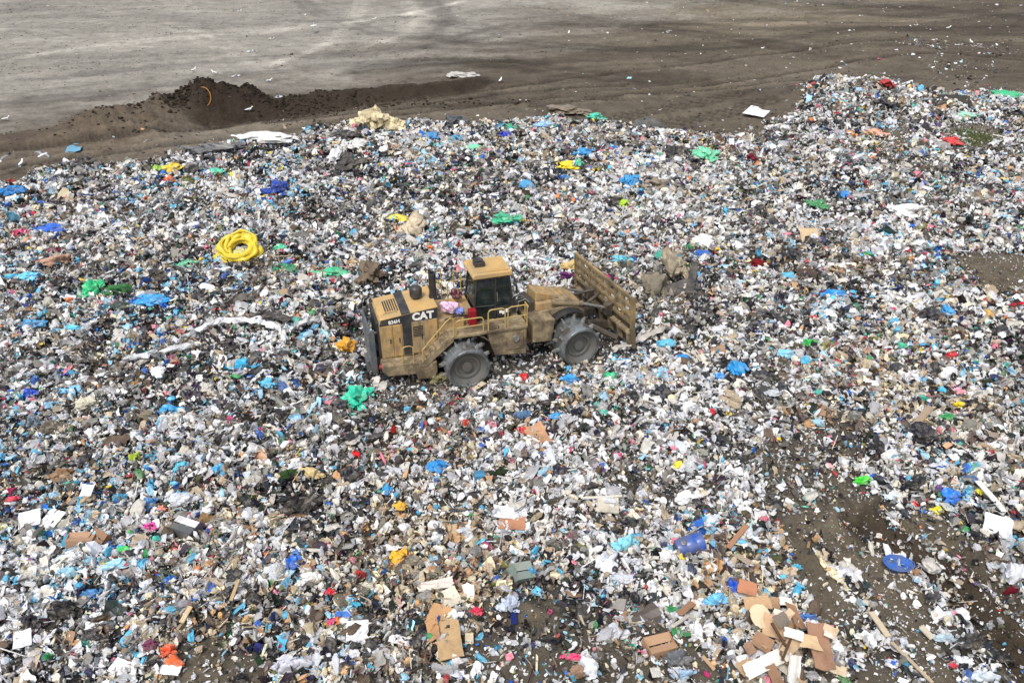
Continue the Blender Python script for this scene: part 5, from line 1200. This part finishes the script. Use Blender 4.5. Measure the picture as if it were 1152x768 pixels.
# ------------------------------------------------------------------ gulls
M_GW = simple('white_plumage', lin((236, 236, 234)), .8, .06, 10); M_GG = simple('grey_wing', lin((150, 156, 164)), .8, .1, 10); M_GB = simple('dark_wing_tip', lin((40, 40, 44)), .8, .1, 10); M_GO = simple('orange_beak', lin((226, 150, 50)), .6)
def gull_mesh(fly, nm):
    pr = [(-.34, .012, .0, .05), (-.26, .02, .0, .07), (-.14, .06, 0, .07), (0, .085, 0, .085), (.1, .075, .01, .075), (.17, .045, .03, .045), (.21, .045, .05, .045), (.25, .04, .055, .04), (.275, .018, .05, .018), (.33, .004, .04, .004)]
    n = 10; V = []; F = []; MI = []
    for x, rz, cz, ry in pr:
        if not fly: cz = cz*2.2+(.1 if x > .15 else 0)*.6
        for k in range(n): a = 2*PI*k/n; V.append((x, ry*math.cos(a), cz+rz*math.sin(a)))
    for i in range(len(pr)-1):
        for k in range(n): F.append((i*n+k, i*n+(k+1) % n, (i+1)*n+(k+1) % n, (i+1)*n+k)); MI.append(3 if i >= len(pr)-2 else 0)
    for s in (-1, 1):
        if fly: sec = [(.0, .06, .02, .12, .14), (.02, .25, .12, .12, .12), (.0, .45, .1, .1, .1), (-.06, .62, .04, .05, .06), (-.12, .74, .0, .012, .02)]
        else: sec = [(.08, .075, .03, .02, .06), (.0, .095, .02, .08, .1), (-.15, .08, .0, .12, .06), (-.3, .045, .0, .06, .03), (-.4, .02, .02, .01, .02)]
        b = len(V)
        for j, (x, y, z, c1, c2) in enumerate(sec):
            if fly: V += [(x+c1*.8, s*y, z), (x, s*y, z+.018), (x-c2*.9, s*y, z-.005), (x, s*y, z-.008)]
            else: V += [(x, s*(y), z+c2*.6), (x, s*(y+.02), z), (x, s*(y), z-c1*.35), (x, s*(y-.03), z)]
        m = len(sec)
        for j in range(m-1):
            for k in range(4): F.append((b+j*4+k, b+j*4+(k+1) % 4, b+(j+1)*4+(k+1) % 4, b+(j+1)*4+k)); MI.append(2 if j == m-2 else 1)
        F.append((b, b+1, b+2, b+3)); MI.append(1); F.append((b+(m-1)*4, b+(m-1)*4+1, b+(m-1)*4+2, b+(m-1)*4+3)); MI.append(2)
    if not fly:
        for s in (-1, 1):
            b = len(V); V += [(.0, s*.03, -.07), (.012, s*.03, -.07), (.006, s*.04, -.07), (.0, s*.03, -.2), (.012, s*.03, -.2), (.006, s*.04, -.2), (.07, s*.01, -.2), (.07, s*.06, -.2)]
            F += [(b, b+1, b+4, b+3), (b+1, b+2, b+5, b+4), (b+2, b, b+3, b+5), (b+3, b+6, b+7, b+5)]; MI += [3]*4
    me = bpy.data.meshes.new(nm); me.from_pydata(V, [], F); me.update()
    for m in (M_GW, M_GG, M_GB, M_GO): me.materials.append(m)
    me.polygons.foreach_set('material_index', MI); me.polygons.foreach_set('use_smooth', [True]*len(F)); return me
GF = gull_mesh(True, 'flying_gull'); GS = gull_mesh(False, 'standing_gull')
gl = [ # px, py, flying, heading, label
 (270, 110, 1, .2, 'gull gliding low in front of the dark soil mound'), (241, 82, 0, 2.8, 'gull standing on the tip of the dark soil mound'), (303, 90, 0, 0, 'gull standing behind the dark ridge of soil'),
 (307, 51, 1, .5, 'gull over the pale ground at the top, right of centre left'), (345, 23, 1, 1.2, 'highest gull over the pale ground near the top'), (354, 36, 1, .1, 'gull gliding just below the highest one over pale ground'),
 (271, 18, 1, -.3, 'gull over the pale ground at the top left'), (283, 66, 1, .4, 'gull flying low over pale ground right of the mound'), (218, 79, 0, 1, 'gull standing on pale ground left of the mound tip'),
 (281, 127, 0, .3, 'gull standing on the track in front of the dark ridge'), (7, 134, 0, .2, 'gull standing on soil at the far left'), (24, 184, 0, 1.6, 'gull standing by the waste edge at the far left'),
 (52, 186, 1, 1.1, 'gull taking off beside the waste edge at the left'), (4, 195, 1, -.6, 'gull spreading its wings at the left rim'), (66, 197, 0, .4, 'gull standing at the waste edge right of the one taking off'),
 (640, 37, 0, 1.4, 'gull standing on brown soil in the top middle'), (563, 94, 0, 1.2, 'gull standing on brown soil right of the lone bag'), (1067, 32, 0, .2, 'gull standing on brown soil at the top right'),
 (1093, 45, 0, 1.7, 'gull standing at the far top right beyond the litter'), (421, 22, 0, .2, 'gull standing on pale ground in the top middle left'), (314, 113, 1, 0, 'gull gliding right of the one in front of the mound')]
for px, py, fl, hd, lab in gl:
    x, y, z, sc = spot(px, py, .2); o = bpy.data.objects.new('gull', GF if fl else GS); COL.objects.link(o)
    o.location = (x, y, z+(.9 if fl else .22)); o.rotation_euler = (random.uniform(-.35, .35) if fl else 0, 0, hd); o.scale = (1.15,)*3
    if fl: k = .7/math.tan(sox(y)) if False else 0; o.location.y -= .9/math.tan(sox(y))*.0
    tag(o, lab, 'gull')

# ------------------------------------------------------------------ repeats: the larger bags and pieces one can count
def region(px, py):
    if py < 215: r = 'near the far edge of the waste'
    elif py < 290: r = 'on the waste behind the compactor'
    elif py < 420: r = 'on the waste level with the compactor'
    elif py < 560: r = 'on the waste below the compactor'
    else: r = 'in the foreground waste'
    c = 'left third' if px < 384 else 'middle third' if px < 768 else 'right third'
    return r+', '+c, r+', '+c
def repeats(name, adj, cat, cols, n, smin, smax, kind='bag', tm=6, flat=.62, cluster=None, maker=None):
    meshes = []
    for c in cols:
        for k in range(tm):
            if maker: me = maker(name, k)
            else:
                v, f = crumple(2 if smax < .9 else 3, nseed(), .55, random.uniform(2.2, 3.4), flat); me = npmesh(name, v*.55, f, None, k % 2 == 0)
                if k % 2 == 0: me.set_sharp_from_angle(angle=math.radians(30))
            me.materials.append(pm(c, kind)); meshes.append(me)
    def kp(x, y):
        d = density(x, y)**1.5
        if cluster: d = d*sst(cluster[1]-.08, cluster[1]+.08, fbm(x*cluster[2], y*cluster[2], cluster[0], 3))
        return d
    x, y = scatter(n*2, 1, keep=kp, taper=1.6, ymax=62); z = height(x, y); px, py = P(x, y, z); mx, my = mach(x, y); cnt = 0
    for i in range(len(x)):
        if cnt >= n: break
        if not (-15 < px[i] < 1167 and 0 < py[i] < 785) or (abs(mx[i]) < 6.0 and abs(my[i]) < 2.7): continue
        if any((x[i]-a)**2+(y[i]-b)**2 < (c*1.0)**2 for a, b, c in TAKEN): continue
        o = bpy.data.objects.new(name, random.choice(meshes)); COL.objects.link(o)
        s = math.exp(random.uniform(math.log(smin), math.log(smax)))*(1+.35*min(1, max(0, (y[i]-20)/35)))
        o.scale = (s*random.uniform(.8, 1.35), s*random.uniform(.7, 1.1), s*random.uniform(.6, 1.0)); o.rotation_euler = (random.gauss(0, .35), random.gauss(0, .35), random.uniform(0, 6.28))
        s_ = s; o.location = (x[i], y[i], z[i]+.07+s*.1); r1, r2 = region(px[i], py[i])
        tag(o, adj+' '+r1, cat, adj+' '+r2); cnt += 1
def card_maker(nm, k):
    v, f = tribox(.5, .3+.04*k, .012, nseed()); return npmesh(nm, v, f)
def film_maker(nm, k):
    v, f = film(6, nseed(), .5); v = v*.5; v2 = v.copy(); v2[:, 2] -= .012
    return npmesh(nm, np.concatenate([v, v2]), np.concatenate([f, f[:, ::-1]+len(v)]))
repeats('white_bag', 'crumpled white bag', 'white bag', ['white', (220, 222, 228), (204, 206, 212)], 300, .26, .52)
repeats('rubbish_bag', 'crumpled black bag', 'rubbish bag', ['black', (44, 44, 50), (54, 50, 50)], 300, .26, .56, cluster=(101, .50, .55))
repeats('clear_bag', 'greyish translucent bag', 'clear bag', ['grey', 'silver', (188, 184, 176)], 240, .28, .6)
repeats('blue_bag', 'crumpled light blue bag', 'blue bag', ['cyan', (96, 170, 206), 'lblue'], 110, .2, .4, cluster=(102, .5, .38))
repeats('blue_bag', 'crumpled dark blue bag', 'blue bag', ['blue', 'navy', (44, 90, 150)], 60, .18, .36)
repeats('green_bag', 'crumpled green bag', 'green bag', ['green', 'teal', (80, 130, 80)], 45, .2, .42)
repeats('red_wrapper', 'small red wrapper', 'wrapper', ['red', (150, 40, 44), 'magenta'], 70, .14, .28)
repeats('pink_wrapper', 'small pink wrapper', 'wrapper', ['pink', (226, 170, 170)], 60, .15, .28)
repeats('yellow_wrapper', 'small yellow wrapper', 'wrapper', ['yellow', (206, 180, 70)], 40, .15, .28)
repeats('orange_wrapper', 'small orange wrapper', 'wrapper', ['orange', (206, 140, 90)], 24, .15, .26)
repeats('cardboard_piece', 'torn brown cardboard piece', 'cardboard', ['card', (172, 132, 96), (204, 176, 136)], 130, .22, .56, 'card', 5, maker=card_maker)
repeats('plastic_sheet', 'folded pale plastic sheet', 'plastic sheet', ['off', (226, 226, 230)], 190, .28, .62, 'bag', 6, maker=film_maker)
repeats('sack', 'limp beige brown sack', 'sack', ['taupe', 'tan', 'brown'], 130, .26, .58, 'cloth', 5)
